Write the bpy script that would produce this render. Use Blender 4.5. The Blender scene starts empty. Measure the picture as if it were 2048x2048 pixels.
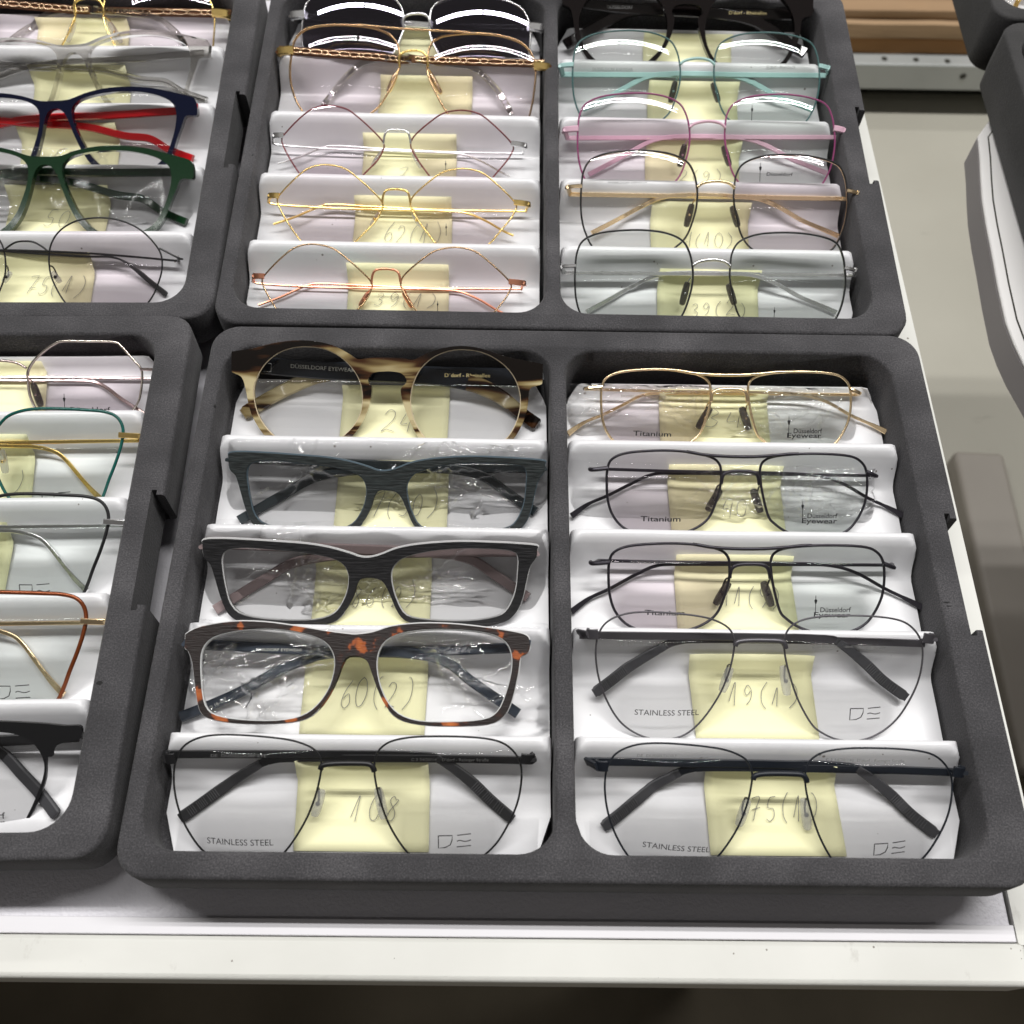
import bpy, bmesh, math, random
from mathutils import Vector, Matrix, noise
from mathutils.geometry import tessellate_polygon
random.seed(7)
sc = bpy.context.scene
col = sc.collection
R = math.radians

# ------------------------------------------------------------------ camera
CAM = Vector((-0.02979129, -0.06207625, 0.43185358))
YAW, PITCH, ROLL, FPX = 0.0167195, 1.06694, 0.027548, 2033.08
FW = Vector((math.sin(YAW)*math.cos(PITCH), math.cos(YAW)*math.cos(PITCH), -math.sin(PITCH)))
RT = Vector((math.cos(YAW), -math.sin(YAW), 0)); UP = RT.cross(FW)
R2 = RT*math.cos(ROLL) + UP*math.sin(ROLL); U2 = UP*math.cos(ROLL) - RT*math.sin(ROLL)
cd = bpy.data.cameras.new('camera'); cam = bpy.data.objects.new('camera', cd); col.objects.link(cam)
m = Matrix((R2, U2, -FW)).transposed().to_4x4(); m.translation = CAM
cam.matrix_world = m
cd.sensor_width = 36; cd.lens = 36*FPX/2048; cd.clip_start = 0.01; cd.clip_end = 50
cd.dof.use_dof = True; cd.dof.focus_distance = 0.47; cd.dof.aperture_fstop = 14
sc.camera = cam

# ------------------------------------------------------------------ light
w = bpy.data.worlds.new('World'); sc.world = w; w.use_nodes = True
bg = w.node_tree.nodes['Background']; bg.inputs[0].default_value = (1.0, 0.93, 0.87, 1); bg.inputs[1].default_value = 0.085
sc.view_settings.view_transform = 'Standard'; sc.view_settings.look = 'None'
sc.view_settings.exposure = 0.1; sc.view_settings.gamma = 1
def tube_lamp(name, x, y, z, p, sx=1.25, sy=0.035):
    l = bpy.data.lights.new(name, 'AREA'); l.shape = 'RECTANGLE'; l.size = sx; l.size_y = sy
    l.energy = p; l.color = (1.0, 0.985, 0.965)
    o = bpy.data.objects.new(name, l); col.objects.link(o); o.location = (x, y, z)
    o.rotation_euler = (math.atan2(0.2-y, z), 0, 0)     # long axis stays level along x
    return o
for y_, p_ in ((0.88, 35.0), (1.01, 35.0)):          # twin tubes end to end
    tube_lamp('ceiling_or_glint_tube', -1.17, y_, 3.0, p_, 2.25, 0.042)
    tube_lamp('ceiling_or_glint_tube', 1.15, y_, 3.0, p_, 2.25, 0.042)
tube_lamp('ceiling_or_glint_tube', 0.9, 2.6, 3.0, 22, 2.25, 0.06)
tube_lamp('ceiling_or_glint_tube', -1.15, -1.35, 3.0, 1.8, 2.25, 0.006)  # thin tubes added behind the camera to make glints on film and metal
tube_lamp('ceiling_or_glint_tube', 1.15, -1.35, 3.0, 1.8, 2.25, 0.006)  # second of the added glint tubes


# ------------------------------------------------------------------ projection helpers
def px(p):
    return FW + R2*((p[0]-1024)/FPX) - U2*((p[1]-1024)/FPX)
CROPS = dict(A=(0,0,2.76), B=(480,0,3.01875), C=(1100,0,3.01875), E=(0,620,3.45), F=(0,1150,3.167),
             G=(380,640,2.611), H=(320,1200,2.415), I=(1100,700,2.542), J=(1120,1200,2.082), P=(0,0,1.0))
def cp(c, q):
    o = CROPS[c]; return (o[0]+q[0]/o[2], o[1]+q[1]/o[2])
def hit(p, T, origin, normal):
    """photo pixel -> point on a plane given in the frame T"""
    Ti = T.inverted(); o = Ti @ CAM; d = Ti.to_3x3() @ px(p)
    t = (Vector(origin)-o).dot(normal)/d.dot(normal)
    return o + d*t
def floor_at(p, z, T=Matrix()):
    return hit(p, T, (0,0,z), Vector((0,0,1)))

# ------------------------------------------------------------------ object helpers
def tag(o, label, cat, group=None, kind=None):
    if label: o['label'] = label
    if cat: o['category'] = cat
    if group: o['group'] = group
    if kind: o['kind'] = kind
    return o
def thing(name, M, label, cat, group=None):
    o = bpy.data.objects.new(name, None); col.objects.link(o); o.empty_display_size = 0.01
    o.matrix_world = M; return tag(o, label, cat, group)
def obj(name, bm, mat, parent=None, sharp=38, M=None, smooth=True):
    bmesh.ops.recalc_face_normals(bm, faces=bm.faces[:])
    for f in bm.faces: f.smooth = smooth
    if smooth and sharp:
        for e in bm.edges:
            if len(e.link_faces) == 2 and e.calc_face_angle(0) > R(sharp): e.smooth = False
    me = bpy.data.meshes.new(name); bm.to_mesh(me); bm.free()
    me.materials.append(mat)
    o = bpy.data.objects.new(name, me); col.objects.link(o)
    if parent: o.parent = parent
    if M is not None:
        if parent: o.matrix_local = parent.matrix_world.inverted() @ M
        else: o.matrix_world = M
    return o
def smooth_closed(P, n=5):
    out = []; N = len(P)
    for i in range(N):
        a,b,c,d = P[(i-1)%N],P[i],P[(i+1)%N],P[(i+2)%N]
        for k in range(n):
            t = k/n
            out.append(0.5*((2*b)+(c-a)*t+(2*a-5*b+4*c-d)*t*t+(3*b-a-3*c+d)*t**3))
    return out
def smooth_open(P, n=6):
    if len(P) < 3: return P
    out = []; N = len(P)
    for i in range(N-1):
        a,b,c,d = P[max(i-1,0)],P[i],P[i+1],P[min(i+2,N-1)]
        for k in range(n):
            t = k/n
            out.append(0.5*((2*b)+(c-a)*t+(2*a-5*b+4*c-d)*t*t+(3*b-a-3*c+d)*t**3))
    out.append(P[-1]); return out
def sweep(bm, P, sec, closed=False, up=Vector((0,0,1)), caps=True):
    """sec(i, t) -> list of (side, normal) offsets"""
    N = len(P); rings = []
    for i in range(N):
        if closed: t = P[(i+1)%N]-P[i-1]
        else: t = P[min(i+1,N-1)]-P[max(i-1,0)]
        if t.length < 1e-9: t = Vector((1,0,0))
        t.normalize(); s = up.cross(t)
        if s.length < 1e-4: s = Vector((1,0,0))
        s.normalize(); nn = t.cross(s)
        rings.append([bm.verts.new(P[i]+s*a+nn*b) for a,b in sec(i, i/max(N-1,1))])
    K = len(rings[0])
    for i in range(N if closed else N-1):
        A, B = rings[i], rings[(i+1)%N]
        for k in range(K): bm.faces.new((A[k], A[(k+1)%K], B[(k+1)%K], B[k]))
    if not closed and caps:
        bm.faces.new(rings[0][::-1]); bm.faces.new(rings[-1])
def circ(r, n=8, sx=1.0):
    return [(math.cos(2*math.pi*k/n)*r*sx, math.sin(2*math.pi*k/n)*r) for k in range(n)]
def tube(bm, P, r, closed=False, n=8, sx=1.0):
    if callable(r): sweep(bm, P, lambda i,t: circ(r(t), n, sx), closed)
    else: sweep(bm, P, lambda i,t: circ(r, n, sx), closed)
def rbox(wd, th):
    b = min(wd, th)*0.22; x, y = wd/2, th/2
    return [(x,-y+b),(x,y-b),(x-b,y),(-x+b,y),(-x,y-b),(-x,-y+b),(-x+b,-y),(x-b,-y)]
def ribbon(bm, P, W, th):
    sweep(bm, P, lambda i,t: rbox(W(t) if callable(W) else W, th))
def box(bm, a, b):
    x0,y0,z0 = a; x1,y1,z1 = b
    v = [bm.verts.new(p) for p in ((x0,y0,z0),(x1,y0,z0),(x1,y1,z0),(x0,y1,z0),(x0,y0,z1),(x1,y0,z1),(x1,y1,z1),(x0,y1,z1))]
    for f in ((0,3,2,1),(4,5,6,7),(0,1,5,4),(1,2,6,5),(2,3,7,6),(3,0,4,7)): bm.faces.new([v[i] for i in f])
def bevelled(o, wd, seg=2, ang=40):
    b = o.modifiers.new('bevel', 'BEVEL'); b.width = wd; b.segments = seg; b.limit_method = 'ANGLE'; b.angle_limit = R(ang)
    return o
def plate(bm, outer, holes, z0, z1):
    loops = [outer]+holes
    flat = [p for l in loops for p in l]
    tris = tessellate_polygon([[Vector((p[0],p[1],0)) for p in l] for l in loops])
    top = [bm.verts.new((p[0],p[1],z1)) for p in flat]; bot = [bm.verts.new((p[0],p[1],z0)) for p in flat]
    for t in tris:
        try:
            bm.faces.new([top[i] for i in t]); bm.faces.new([bot[i] for i in t[::-1]])
        except ValueError: pass
    k = 0
    for l in loops:
        n = len(l)
        for i in range(n):
            a, b = k+i, k+(i+1)%n
            bm.faces.new((top[a], top[b], bot[b], bot[a]))
        k += n

# ------------------------------------------------------------------ materials
def mat(name, base=(0.5,0.5,0.5), rough=0.5, metal=0.0, spec=0.5, coat=0.0):
    m = bpy.data.materials.new(name); m.use_nodes = True
    b = m.node_tree.nodes['Principled BSDF']
    b.inputs['Base Color'].default_value = (*base, 1); b.inputs['Roughness'].default_value = rough
    b.inputs['Metallic'].default_value = metal; b.inputs['Specular IOR Level'].default_value = spec
    b.inputs['Coat Weight'].default_value = coat; b.inputs['Coat Roughness'].default_value = 0.05
    return m
def N(m, t, **k):
    n = m.node_tree.nodes.new(t)
    for a, v in k.items():
        if a in n.inputs: n.inputs[a].default_value = v
        else: setattr(n, a, v)
    return n
def L(m, a, b): m.node_tree.links.new(a, b)
def coords(m, scale=(1,1,1), gen='Object'):
    tc = N(m,'ShaderNodeTexCoord'); mp = N(m,'ShaderNodeMapping'); mp.inputs['Scale'].default_value = scale
    L(m, tc.outputs[gen], mp.inputs[0]); return mp.outputs[0]
def ramp(m, fac, stops, interp='LINEAR'):
    r = N(m,'ShaderNodeValToRGB'); r.color_ramp.interpolation = interp
    e = r.color_ramp.elements
    while len(e) < len(stops): e.new(0.5)
    for i,(p,c) in enumerate(stops): e[i].position = p; e[i].color = (*c,1)
    L(m, fac, r.inputs[0]); return r.outputs[0]
def bump(m, h, strength, dist=0.001):
    b = N(m,'ShaderNodeBump'); b.inputs['Strength'].default_value = strength; b.inputs['Distance'].default_value = dist
    L(m, h, b.inputs['Height']); L(m, b.outputs[0], m.node_tree.nodes['Principled BSDF'].inputs['Normal'])
def P(m): return m.node_tree.nodes['Principled BSDF']
def noise_mat(name, stops, scale, rough=0.6, bumpn=0.0, bscale=None, vec=(1,1,1), detail=4, bdist=0.001, spec=0.5, coat=0, metal=0, interp='LINEAR', bvec=None):
    m = mat(name, rough=rough, spec=spec, coat=coat, metal=metal)
    v = coords(m, vec); n = N(m,'ShaderNodeTexNoise', Scale=scale, Detail=detail); L(m, v, n.inputs['Vector'])
    L(m, ramp(m, n.outputs['Fac'], stops, interp), P(m).inputs['Base Color'])
    if bumpn:
        n2 = N(m,'ShaderNodeTexNoise', Scale=bscale or scale, Detail=6); L(m, coords(m, bvec or vec), n2.inputs['Vector'])
        bump(m, n2.outputs['Fac'], bumpn, bdist)
    return m

def foam_material():
    m = mat('grey_foam', rough=0.85, spec=0.25)
    v = coords(m)
    n1 = N(m,'ShaderNodeTexNoise', Scale=1500.0, Detail=2); L(m, v, n1.inputs['Vector'])
    n2 = N(m,'ShaderNodeTexNoise', Scale=30.0, Detail=7); L(m, v, n2.inputs['Vector'])
    mx = N(m,'ShaderNodeMix', data_type='FLOAT'); mx.inputs[0].default_value = 0.45
    L(m, n1.outputs['Fac'], mx.inputs[2]); L(m, n2.outputs['Fac'], mx.inputs[3])
    L(m, ramp(m, mx.outputs[0], [(0.26,(0.018,0.018,0.019)),(0.5,(0.050,0.0485,0.052)),(0.76,(0.130,0.126,0.132))]), P(m).inputs['Base Color'])
    n3 = N(m,'ShaderNodeTexNoise', Scale=900.0, Detail=4); L(m, v, n3.inputs['Vector'])
    bump(m, n3.outputs['Fac'], 0.55, 0.0006)
    P(m).inputs['Sheen Weight'].default_value = 0.12; P(m).inputs['Sheen Roughness'].default_value = 0.5
    return m
FOAM = foam_material()
def foam_dark():
    m = FOAM.copy(); m.name = 'black_foam'
    for n in m.node_tree.nodes:
        if n.type == 'VALTORGB':
            for e,c in zip(n.color_ramp.elements, (0.02,0.038,0.07)): e.color = (c,c*0.98,c*0.99,1)
    return m
FOAMD = foam_dark()
WHITE = noise_mat('white_vacuum_plastic', [(0.3,(0.66,0.66,0.68)),(0.7,(0.73,0.73,0.745))], 30, rough=0.32, bumpn=0.12, bscale=45, bdist=0.002)
# dust specks on the inserts
def specks(m, scale=260, thr=0.035, colr=(0.25,0.23,0.22)):
    b = P(m); src = b.inputs['Base Color'].links[0].from_socket
    vo = N(m,'ShaderNodeTexVoronoi', Scale=scale); L(m, coords(m), vo.inputs['Vector'])
    mt = N(m,'ShaderNodeMath', operation='LESS_THAN'); L(m, vo.outputs['Distance'], mt.inputs[0])
    n = N(m,'ShaderNodeTexNoise', Scale=70.0); L(m, coords(m), n.inputs['Vector'])
    mm = N(m,'ShaderNodeMapRange'); mm.inputs[1].default_value = 0.58; mm.inputs[2].default_value = 0.7; mm.inputs[4].default_value = thr*3
    L(m, n.outputs['Fac'], mm.inputs[0]); L(m, mm.outputs[0], mt.inputs[1])
    mx = N(m,'ShaderNodeMix', data_type='RGBA'); L(m, mt.outputs[0], mx.inputs[0]); L(m, src, mx.inputs[6]); mx.inputs[7].default_value = (*colr,1)
    L(m, mx.outputs[2], b.inputs['Base Color'])
specks(WHITE, 220, 0.05)
NOTE = noise_mat('yellow_note_paper', [(0.3,(0.82,0.80,0.49)),(0.7,(0.87,0.85,0.55))], 25, rough=0.75, bumpn=0.1, bscale=60, bdist=0.001)
INK = mat('pencil_ink', (0.19,0.185,0.20), 0.6)
PRINT = mat('black_print', (0.012,0.012,0.014), 0.5)
PRINTW = mat('pale_print', (0.55,0.55,0.5), 0.5)
PRINTG = mat('grey_print', (0.22,0.22,0.22), 0.5)
PRINTY = mat('gold_print', (0.75,0.62,0.3), 0.4)

def metal(name, c, r=0.27): return mat(name, c, r, 1.0)
GOLD = metal('gold_metal', (0.92,0.66,0.24)); PALEGOLD = metal('pale_gold_metal', (0.93,0.72,0.45))
ROSE = metal('rose_gold_metal', (0.86,0.38,0.24), 0.33); SILVER = metal('silver_metal', (0.78,0.78,0.78))
GUN = mat('gunmetal', (0.035,0.032,0.04), 0.3, 0.6); BLACKM = mat('black_metal', (0.009,0.009,0.010), 0.42, 0.1)
GREYM = mat('grey_metal', (0.10,0.095,0.105), 0.35, 0.6); NAVYM = mat('navy_metal', (0.006,0.009,0.015), 0.45, 0.1)
MINT = mat('mint_lacquer', (0.36,0.56,0.54), 0.3); PINK = mat('pink_lacquer', (0.66,0.42,0.52), 0.3); PLUM = mat('plum_lacquer', (0.26,0.05,0.15), 0.3)
DKMINT = mat('dark_teal_lacquer', (0.05,0.12,0.12), 0.3)
REDM = mat('dark_red_lacquer', (0.16,0.012,0.02), 0.25, 0.2); TEAL = mat('teal_lacquer', (0.006,0.09,0.075), 0.25)
BROWNM = mat('brown_lacquer', (0.22,0.055,0.015), 0.2, 0.5); OFFWHITE = metal('champagne_metal', (0.80,0.72,0.64), 0.25)
ROSEGREY = metal('rose_grey_metal', (0.52,0.42,0.40), 0.22)
BRONZE = metal('bronze_metal', (0.55,0.36,0.2), 0.25); DKBRONZE = mat('dark_bronze_metal', (0.16,0.07,0.03), 0.4, 0.5)
def ribbed(name, c):
    m = mat(name, c, 0.55); return m
RUBBER = ribbed('black_rubber', (0.022,0.022,0.024)); RUBBERG = ribbed('grey_rubber', (0.045,0.045,0.05)); RIBM = mat('grip_rib_rubber', (0.085,0.085,0.09), 0.5); CREAM = mat('cream_groove_highlight', (0.62,0.52,0.36), 0.25); LIGHTED = mat('pale_edge', (0.55,0.56,0.56), 0.3)
def clear(name, tint, fac=1.0, rough=0.0, gcol=(1,1,1), base=0.0):
    m = bpy.data.materials.new(name); m.use_nodes = True; nt = m.node_tree; nt.nodes.clear()
    o = N(m,'ShaderNodeOutputMaterial'); t = N(m,'ShaderNodeBsdfTransparent'); t.inputs[0].default_value = (*tint,1)
    g = N(m,'ShaderNodeBsdfGlossy'); g.inputs['Color'].default_value = (*gcol,1); g.inputs['Roughness'].default_value = rough
    f = N(m,'ShaderNodeFresnel'); f.inputs[0].default_value = 1.5
    mu = N(m,'ShaderNodeMath', operation='MULTIPLY_ADD', use_clamp=True); mu.inputs[1].default_value = fac; mu.inputs[2].default_value = base
    L(m, f.outputs[0], mu.inputs[0]); mx = N(m,'ShaderNodeMixShader')
    L(m, mu.outputs[0], mx.inputs[0]); L(m, t.outputs[0], mx.inputs[1]); L(m, g.outputs[0], mx.inputs[2]); L(m, mx.outputs[0], o.inputs[0])
    return m
LENS = clear('clear_lens', (0.99,0.99,0.99), 0.55)
LENSPK = clear('pink_coated_lens', (0.975,0.93,0.955), 0.7, 0, (1,0.93,1))
LENSCY = clear('cyan_coated_lens', (0.975,0.93,0.95), 0.6, 0, (0.35,1,0.85))
LENSGR = clear('green_coated_lens', (0.945,0.97,0.955), 0.7, 0, (0.9,1,0.95))
SUNL = clear('mirrored_sun_lens', (0.03,0.028,0.035), 2.0, 0, (0.86,0.82,1), 0.10)
FILM = clear('bag_film', (0.999,0.999,0.999), 0.75, 0.04)
_f = [n for n in FILM.node_tree.nodes if n.type == 'MATH'][0]       # pinched creases are several layers thick and reflect more
_a = N(FILM,'ShaderNodeAttribute', attribute_name='crease'); _m = N(FILM,'ShaderNodeMath', operation='MULTIPLY_ADD'); _m.inputs[1].default_value = 4.5; _m.inputs[2].default_value = 0.6
L(FILM, _a.outputs['Fac'], _m.inputs[0]); L(FILM, _m.outputs[0], _f.inputs[1])
CRYSTAL = clear('crystal_acetate', (0.88,0.87,0.85), 3.5, 0.03, (1,1,1), 0.03)
SMOKE = clear('smoke_acetate', (0.40,0.40,0.42), 2.2, 0.02, (1,1,1), 0.03)
def milky(name, c, a):
    m = mat(name, c, 0.15); P(m).inputs['Alpha'].default_value = a; return m
PADM = milky('clear_silicone', (0.66,0.66,0.64), 0.40); PADD = milky('smoky_nose_pad', (0.07,0.06,0.06), 0.78)
def horn():
    m = mat('striped_horn_acetate', rough=0.1, coat=0.6)
    n = N(m,'ShaderNodeTexNoise', Scale=42.0, Detail=3); n.inputs['Distortion'].default_value = 0.6; L(m, coords(m,(0.35,2.2,1)), n.inputs['Vector'])
    sx = N(m,'ShaderNodeSeparateXYZ'); L(m, coords(m), sx.inputs[0])
    mm = N(m,'ShaderNodeMath', operation='MULTIPLY_ADD'); mm.inputs[1].default_value = -3.8; L(m, sx.outputs['Y'], mm.inputs[0]); L(m, n.outputs['Fac'], mm.inputs[2])
    L(m, ramp(m, mm.outputs[0], [(0.40,(0.006,0.004,0.003)),(0.455,(0.05,0.020,0.008)),(0.50,(0.25,0.185,0.08)),(0.57,(0.56,0.48,0.28))]), P(m).inputs['Base Color'])
    return m
HORN = horn()
def tortoise():
    m = mat('tortoise_wood', rough=0.5, spec=0.25)
    n = N(m,'ShaderNodeTexNoise', Scale=95.0, Detail=3); L(m, coords(m,(1,1,1)), n.inputs['Vector'])
    n0 = N(m,'ShaderNodeTexNoise', Scale=800.0, Detail=2); L(m, coords(m,(0.25,1.6,1)), n0.inputs['Vector'])
    L(m, ramp(m, n.outputs['Fac'], [(0.52,(0.012,0.007,0.006)),(0.58,(0.03,0.010,0.006)),(0.61,(0.26,0.06,0.012)),(0.74,(0.46,0.13,0.025))]), P(m).inputs['Base Color'])
    bump(m, n0.outputs['Fac'], 0.5, 0.0004); return m
TORT = tortoise()
def woodf(name, a, b):
    return noise_mat(name, [(0.35,a),(0.62,b)], 620, rough=0.5, bumpn=0.6, bscale=620, vec=(0.22,1.5,1), bdist=0.0005, bvec=(0.22,1.5,1))
WOODG = woodf('dark_green_wood', (0.004,0.006,0.006), (0.018,0.024,0.024)); WOODB = woodf('black_wood', (0.002,0.002,0.0025), (0.010,0.0095,0.011))
BLACKA = mat('black_acetate', (0.008,0.006,0.006), 0.1, coat=0.6); NAVYA = mat('navy_acetate', (0.003,0.005,0.020), 0.1, coat=0.6)
GREENA = mat('green_acetate', (0.008,0.032,0.013), 0.1, coat=0.6); REDA = mat('red_acetate', (0.45,0.008,0.012), 0.1, coat=0.6)
EDGEW = mat('white_laminate', (0.6,0.6,0.6), 0.4); EDGEB = mat('blue_grey_laminate', (0.10,0.14,0.17), 0.3)
BLUEA = mat('blue_grey_acetate', (0.035,0.045,0.062), 0.25, coat=0.2); GREYA = mat('dusty_pink_acetate', (0.26,0.20,0.20), 0.3)
TEALA = mat('dark_teal_acetate', (0.022,0.030,0.034), 0.35)
DKA = mat('dark_acetate', (0.012,0.014,0.018), 0.12, coat=0.4)

PITCHR = 0.0477; TZ = -0.008; H = 0.032; FZ = 0.011; LZ = 0.028
def rrect(x0,y0,x1,y1,r,n=7):
    out = []
    for cx,cy,a in ((x1-r,y1-r,0),(x0+r,y1-r,90),(x0+r,y0+r,180),(x1-r,y0+r,270)):
        for k in range(n+1):
            t = R(a+90*k/n); out.append((cx+r*math.cos(t), cy+r*math.sin(t)))
    return out

# ------------------------------------------------------------------ tables, shelf, floor
LAV = noise_mat('lavender_laminate', [(0.3,(0.60,0.59,0.63)),(0.7,(0.67,0.66,0.70))], 12, rough=0.42, bumpn=0.7, bscale=700, bdist=0.0006)
LAVS = noise_mat('smooth_lavender_strip', [(0.3,(0.69,0.68,0.71)),(0.7,(0.74,0.73,0.76))], 12, rough=0.4)
EDGE = noise_mat('scuffed_white_profile', [(0.3,(0.62,0.62,0.58)),(0.7,(0.70,0.70,0.66))], 14, rough=0.4, bumpn=0.1, bscale=60, bdist=0.001)
specks(EDGE, 300, 0.06, (0.22,0.2,0.17))
def scuffs(m):
    b = P(m); src = b.inputs['Base Color'].links[0].from_socket
    n = N(m,'ShaderNodeTexNoise', Scale=55.0, Detail=8); n.inputs['Roughness'].default_value = 0.7; L(m, coords(m,(1,0.6,1)), n.inputs['Vector'])
    mx = N(m,'ShaderNodeMix', data_type='RGBA'); L(m, ramp(m, n.outputs['Fac'], [(0.62,(0,0,0)),(0.72,(0.5,0.5,0.5))]), mx.inputs[0]); L(m, src, mx.inputs[6]); mx.inputs[7].default_value = (0.36,0.34,0.30,1)
    L(m, mx.outputs[2], b.inputs['Base Color'])
scuffs(EDGE)
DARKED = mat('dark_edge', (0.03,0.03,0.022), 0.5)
tb = thing('display_table', Matrix.Translation((-0.3,0.25,TZ)), 'white-edged lavender display table carrying the four grey foam trays', 'table')
XR, XI = 0.1945, 0.1782; YS, YP, YE, YB = -0.0085, -0.0150, -0.0313, 0.575
bm = bmesh.new(); box(bm, (-1.1,YS+0.0002,TZ-0.018),(XI-0.0006,YB,TZ)); obj('table_top', bm, LAV, tb, M=Matrix())
bm = bmesh.new(); box(bm, (-1.1,YP,TZ-0.018),(XI-0.0002,YS,TZ+0.0028)); bevelled(obj('front_strip', bm, LAVS, tb, M=Matrix()),0.0004)
bm = bmesh.new(); box(bm, (-1.1,YE,TZ-0.020),(0.1815,YP-0.00008,TZ+0.0027)); o = obj('edge_profile', bm, EDGE, tb, M=Matrix()); bevelled(o,0.0022,3)
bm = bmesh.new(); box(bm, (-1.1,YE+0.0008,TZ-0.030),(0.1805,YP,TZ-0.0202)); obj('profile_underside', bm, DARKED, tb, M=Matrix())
bm = bmesh.new(); plate(bm, rrect(XI+0.0004,YP-0.0010,XR,YB,0.0012,4), [], TZ-0.020, TZ+0.0024); o = obj('side_profile', bm, EDGE, tb, M=Matrix()); bevelled(o,0.0012,3)
for x in (-1.05,0.12):
    for y in (0.03,0.50):
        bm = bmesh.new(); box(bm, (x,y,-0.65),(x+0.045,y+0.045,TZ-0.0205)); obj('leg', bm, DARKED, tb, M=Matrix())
# second table with the rounded end
t2 = thing('display_table', Matrix.Translation((0.6,0.4,TZ)), 'round-ended white table with the shade on its side painted grey, at the right edge under the black trays', 'table')
def curve2(pts, z): return [floor_at(p,z) for p in pts]
ZG = -0.026
o1 = curve2([(1943,245),(1933,285),(1928,315),(1925,374),(1926,420),(1928,464),(1932,510),(1938,556),(1945,600),(1955.6,640),(1972,695),(1991,746),(2008,793),(2026,840),(2048,892)], ZG)
i1 = curve2([(1957,270),(1959,290),(1961,311),(1963,355),(1966,397),(1974,447),(1984,497),(1997,568),(2013,640),(2029,683),(2048,723)], TZ+0.0)
def extend(c):
    a, b = c[0], c[-1]; d0 = (c[0]-c[1]).normalized(); d1 = (c[-1]-c[-2]).normalized()
    return [(1.2,a.y+0.10),(a.x+0.10,a.y+0.085),(a.x+0.035,a.y+0.05)]+[(p.x,p.y) for p in c]+[(b.x+d1.x*0.07+0.006,b.y+d1.y*0.07),(b.x+d1.x*0.15+0.03,b.y+d1.y*0.15),(b.x+0.12,b.y-0.20),(1.2,b.y-0.24)]
SHADET = noise_mat('shaded_edge_grey', [(0.3,(0.33,0.31,0.32)),(0.7,(0.37,0.35,0.355))], 9, rough=0.5)  # shade on the white table's side, put into the colour as grey
WH2 = noise_mat('white_laminate_top', [(0.3,(0.66,0.65,0.64)),(0.7,(0.72,0.71,0.70))], 9, rough=0.45)
ex = extend(i1); bm = bmesh.new(); plate(bm, ex, [], TZ-0.0032, TZ-0.0006); bevelled(obj('table_board', bm, WH2, t2, M=Matrix()),0.0010); bm = bmesh.new(); plate(bm, ex, [], TZ-0.0225, TZ-0.0034); obj('shaded_edge_band', bm, SHADET, t2, M=Matrix())
lp = [Vector((p[0],p[1],0)) for p in ex]; c_ = Vector((0.7,0.35,0))
inn = [(p + (c_-p).normalized()*0.0062) for p in lp]
bm = bmesh.new(); plate(bm, [(p.x,p.y) for p in inn], [], TZ-0.0005, TZ-0.0001); obj('white_top', bm, WH2, t2, M=Matrix())
bm = bmesh.new(); tube(bm, [Vector((p.x,p.y,TZ-0.0004)) for p in inn], 0.0005, True, 6); obj('seam_line', bm, DARKED, t2, M=Matrix())
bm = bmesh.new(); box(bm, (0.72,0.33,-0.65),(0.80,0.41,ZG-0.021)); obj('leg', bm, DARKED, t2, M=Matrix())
# floor
def floor_tone():
    m = mat('beige_floor', rough=0.5)
    n = N(m,'ShaderNodeTexNoise', Scale=4.0, Detail=5); L(m, coords(m), n.inputs['Vector'])
    a = ramp(m, n.outputs['Fac'], [(0.3,(0.40,0.385,0.325)),(0.7,(0.455,0.44,0.375))])
    n2 = N(m,'ShaderNodeTexNoise', Scale=26.0, Detail=6); L(m, coords(m,(0.5,1.6,1)), n2.inputs['Vector'])
    mx = N(m,'ShaderNodeMix', data_type='RGBA'); L(m, ramp(m, n2.outputs['Fac'], [(0.69,(0,0,0)),(0.76,(0.55,0.55,0.55))]), mx.inputs[0]); L(m, a, mx.inputs[6]); mx.inputs[7].default_value = (0.22,0.2,0.17,1)
    L(m, mx.outputs[2], P(m).inputs['Base Color']); return m
bm = bmesh.new(); box(bm, (-3,-2,-0.70),(3,4,-0.65)); o = obj('floor', bm, floor_tone()); o['kind'] = 'structure'
# shelf rail with stacked boards of cardboard
RAIL = noise_mat('galvanised_rail', [(0.3,(0.40,0.42,0.41)),(0.7,(0.48,0.50,0.49))], 8, rough=0.45, metal=0.2)
rl = thing('shelf_rail', Matrix.Translation((0.7,1.26,-0.60)), 'grey metal shelf rail with small holes, under the stacked cardboard', 'shelf rail')
YR = 1.25; zb = hit((1730,178),Matrix(),(0,YR,0),Vector((0,1,0))).z; zt = hit((1730,128),Matrix(),(0,YR,0),Vector((0,1,0))).z
bm = bmesh.new(); box(bm, (-0.4,YR,zb),(2.0,YR+0.030,zt)); bevelled(obj('rail_front', bm, RAIL, rl, M=Matrix()),0.002)
bm = bmesh.new(); box(bm, (-0.4,YR+0.0302,zt-0.02),(2.0,YR+0.5,zt-0.001)); obj('shelf_board', bm, RAIL, rl, M=Matrix())
bm = bmesh.new(); box(bm, (-0.4,YR+0.05,-0.65),(2.0,YR+0.07,zb+0.004)); obj('plinth', bm, DARKED, rl, M=Matrix())
for q in ((1769,117),(1832,119),(1895,122)):
    c0 = floor_at(q, zt+0.0006); bm = bmesh.new(); bmesh.ops.create_circle(bm, cap_ends=True, segments=14, radius=0.0045, matrix=Matrix.Translation(c0)); obj('screw_hole', bm, DARKED, rl, M=Matrix())
c0 = hit((1926,153),Matrix(),(0,YR-0.0006,0),Vector((0,1,0))); bm = bmesh.new(); bmesh.ops.create_circle(bm, cap_ends=True, segments=14, radius=0.005, matrix=Matrix.Translation(c0) @ Matrix.Rotation(R(90),4,'X')); obj('screw_hole', bm, DARKED, rl, M=Matrix())
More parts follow.
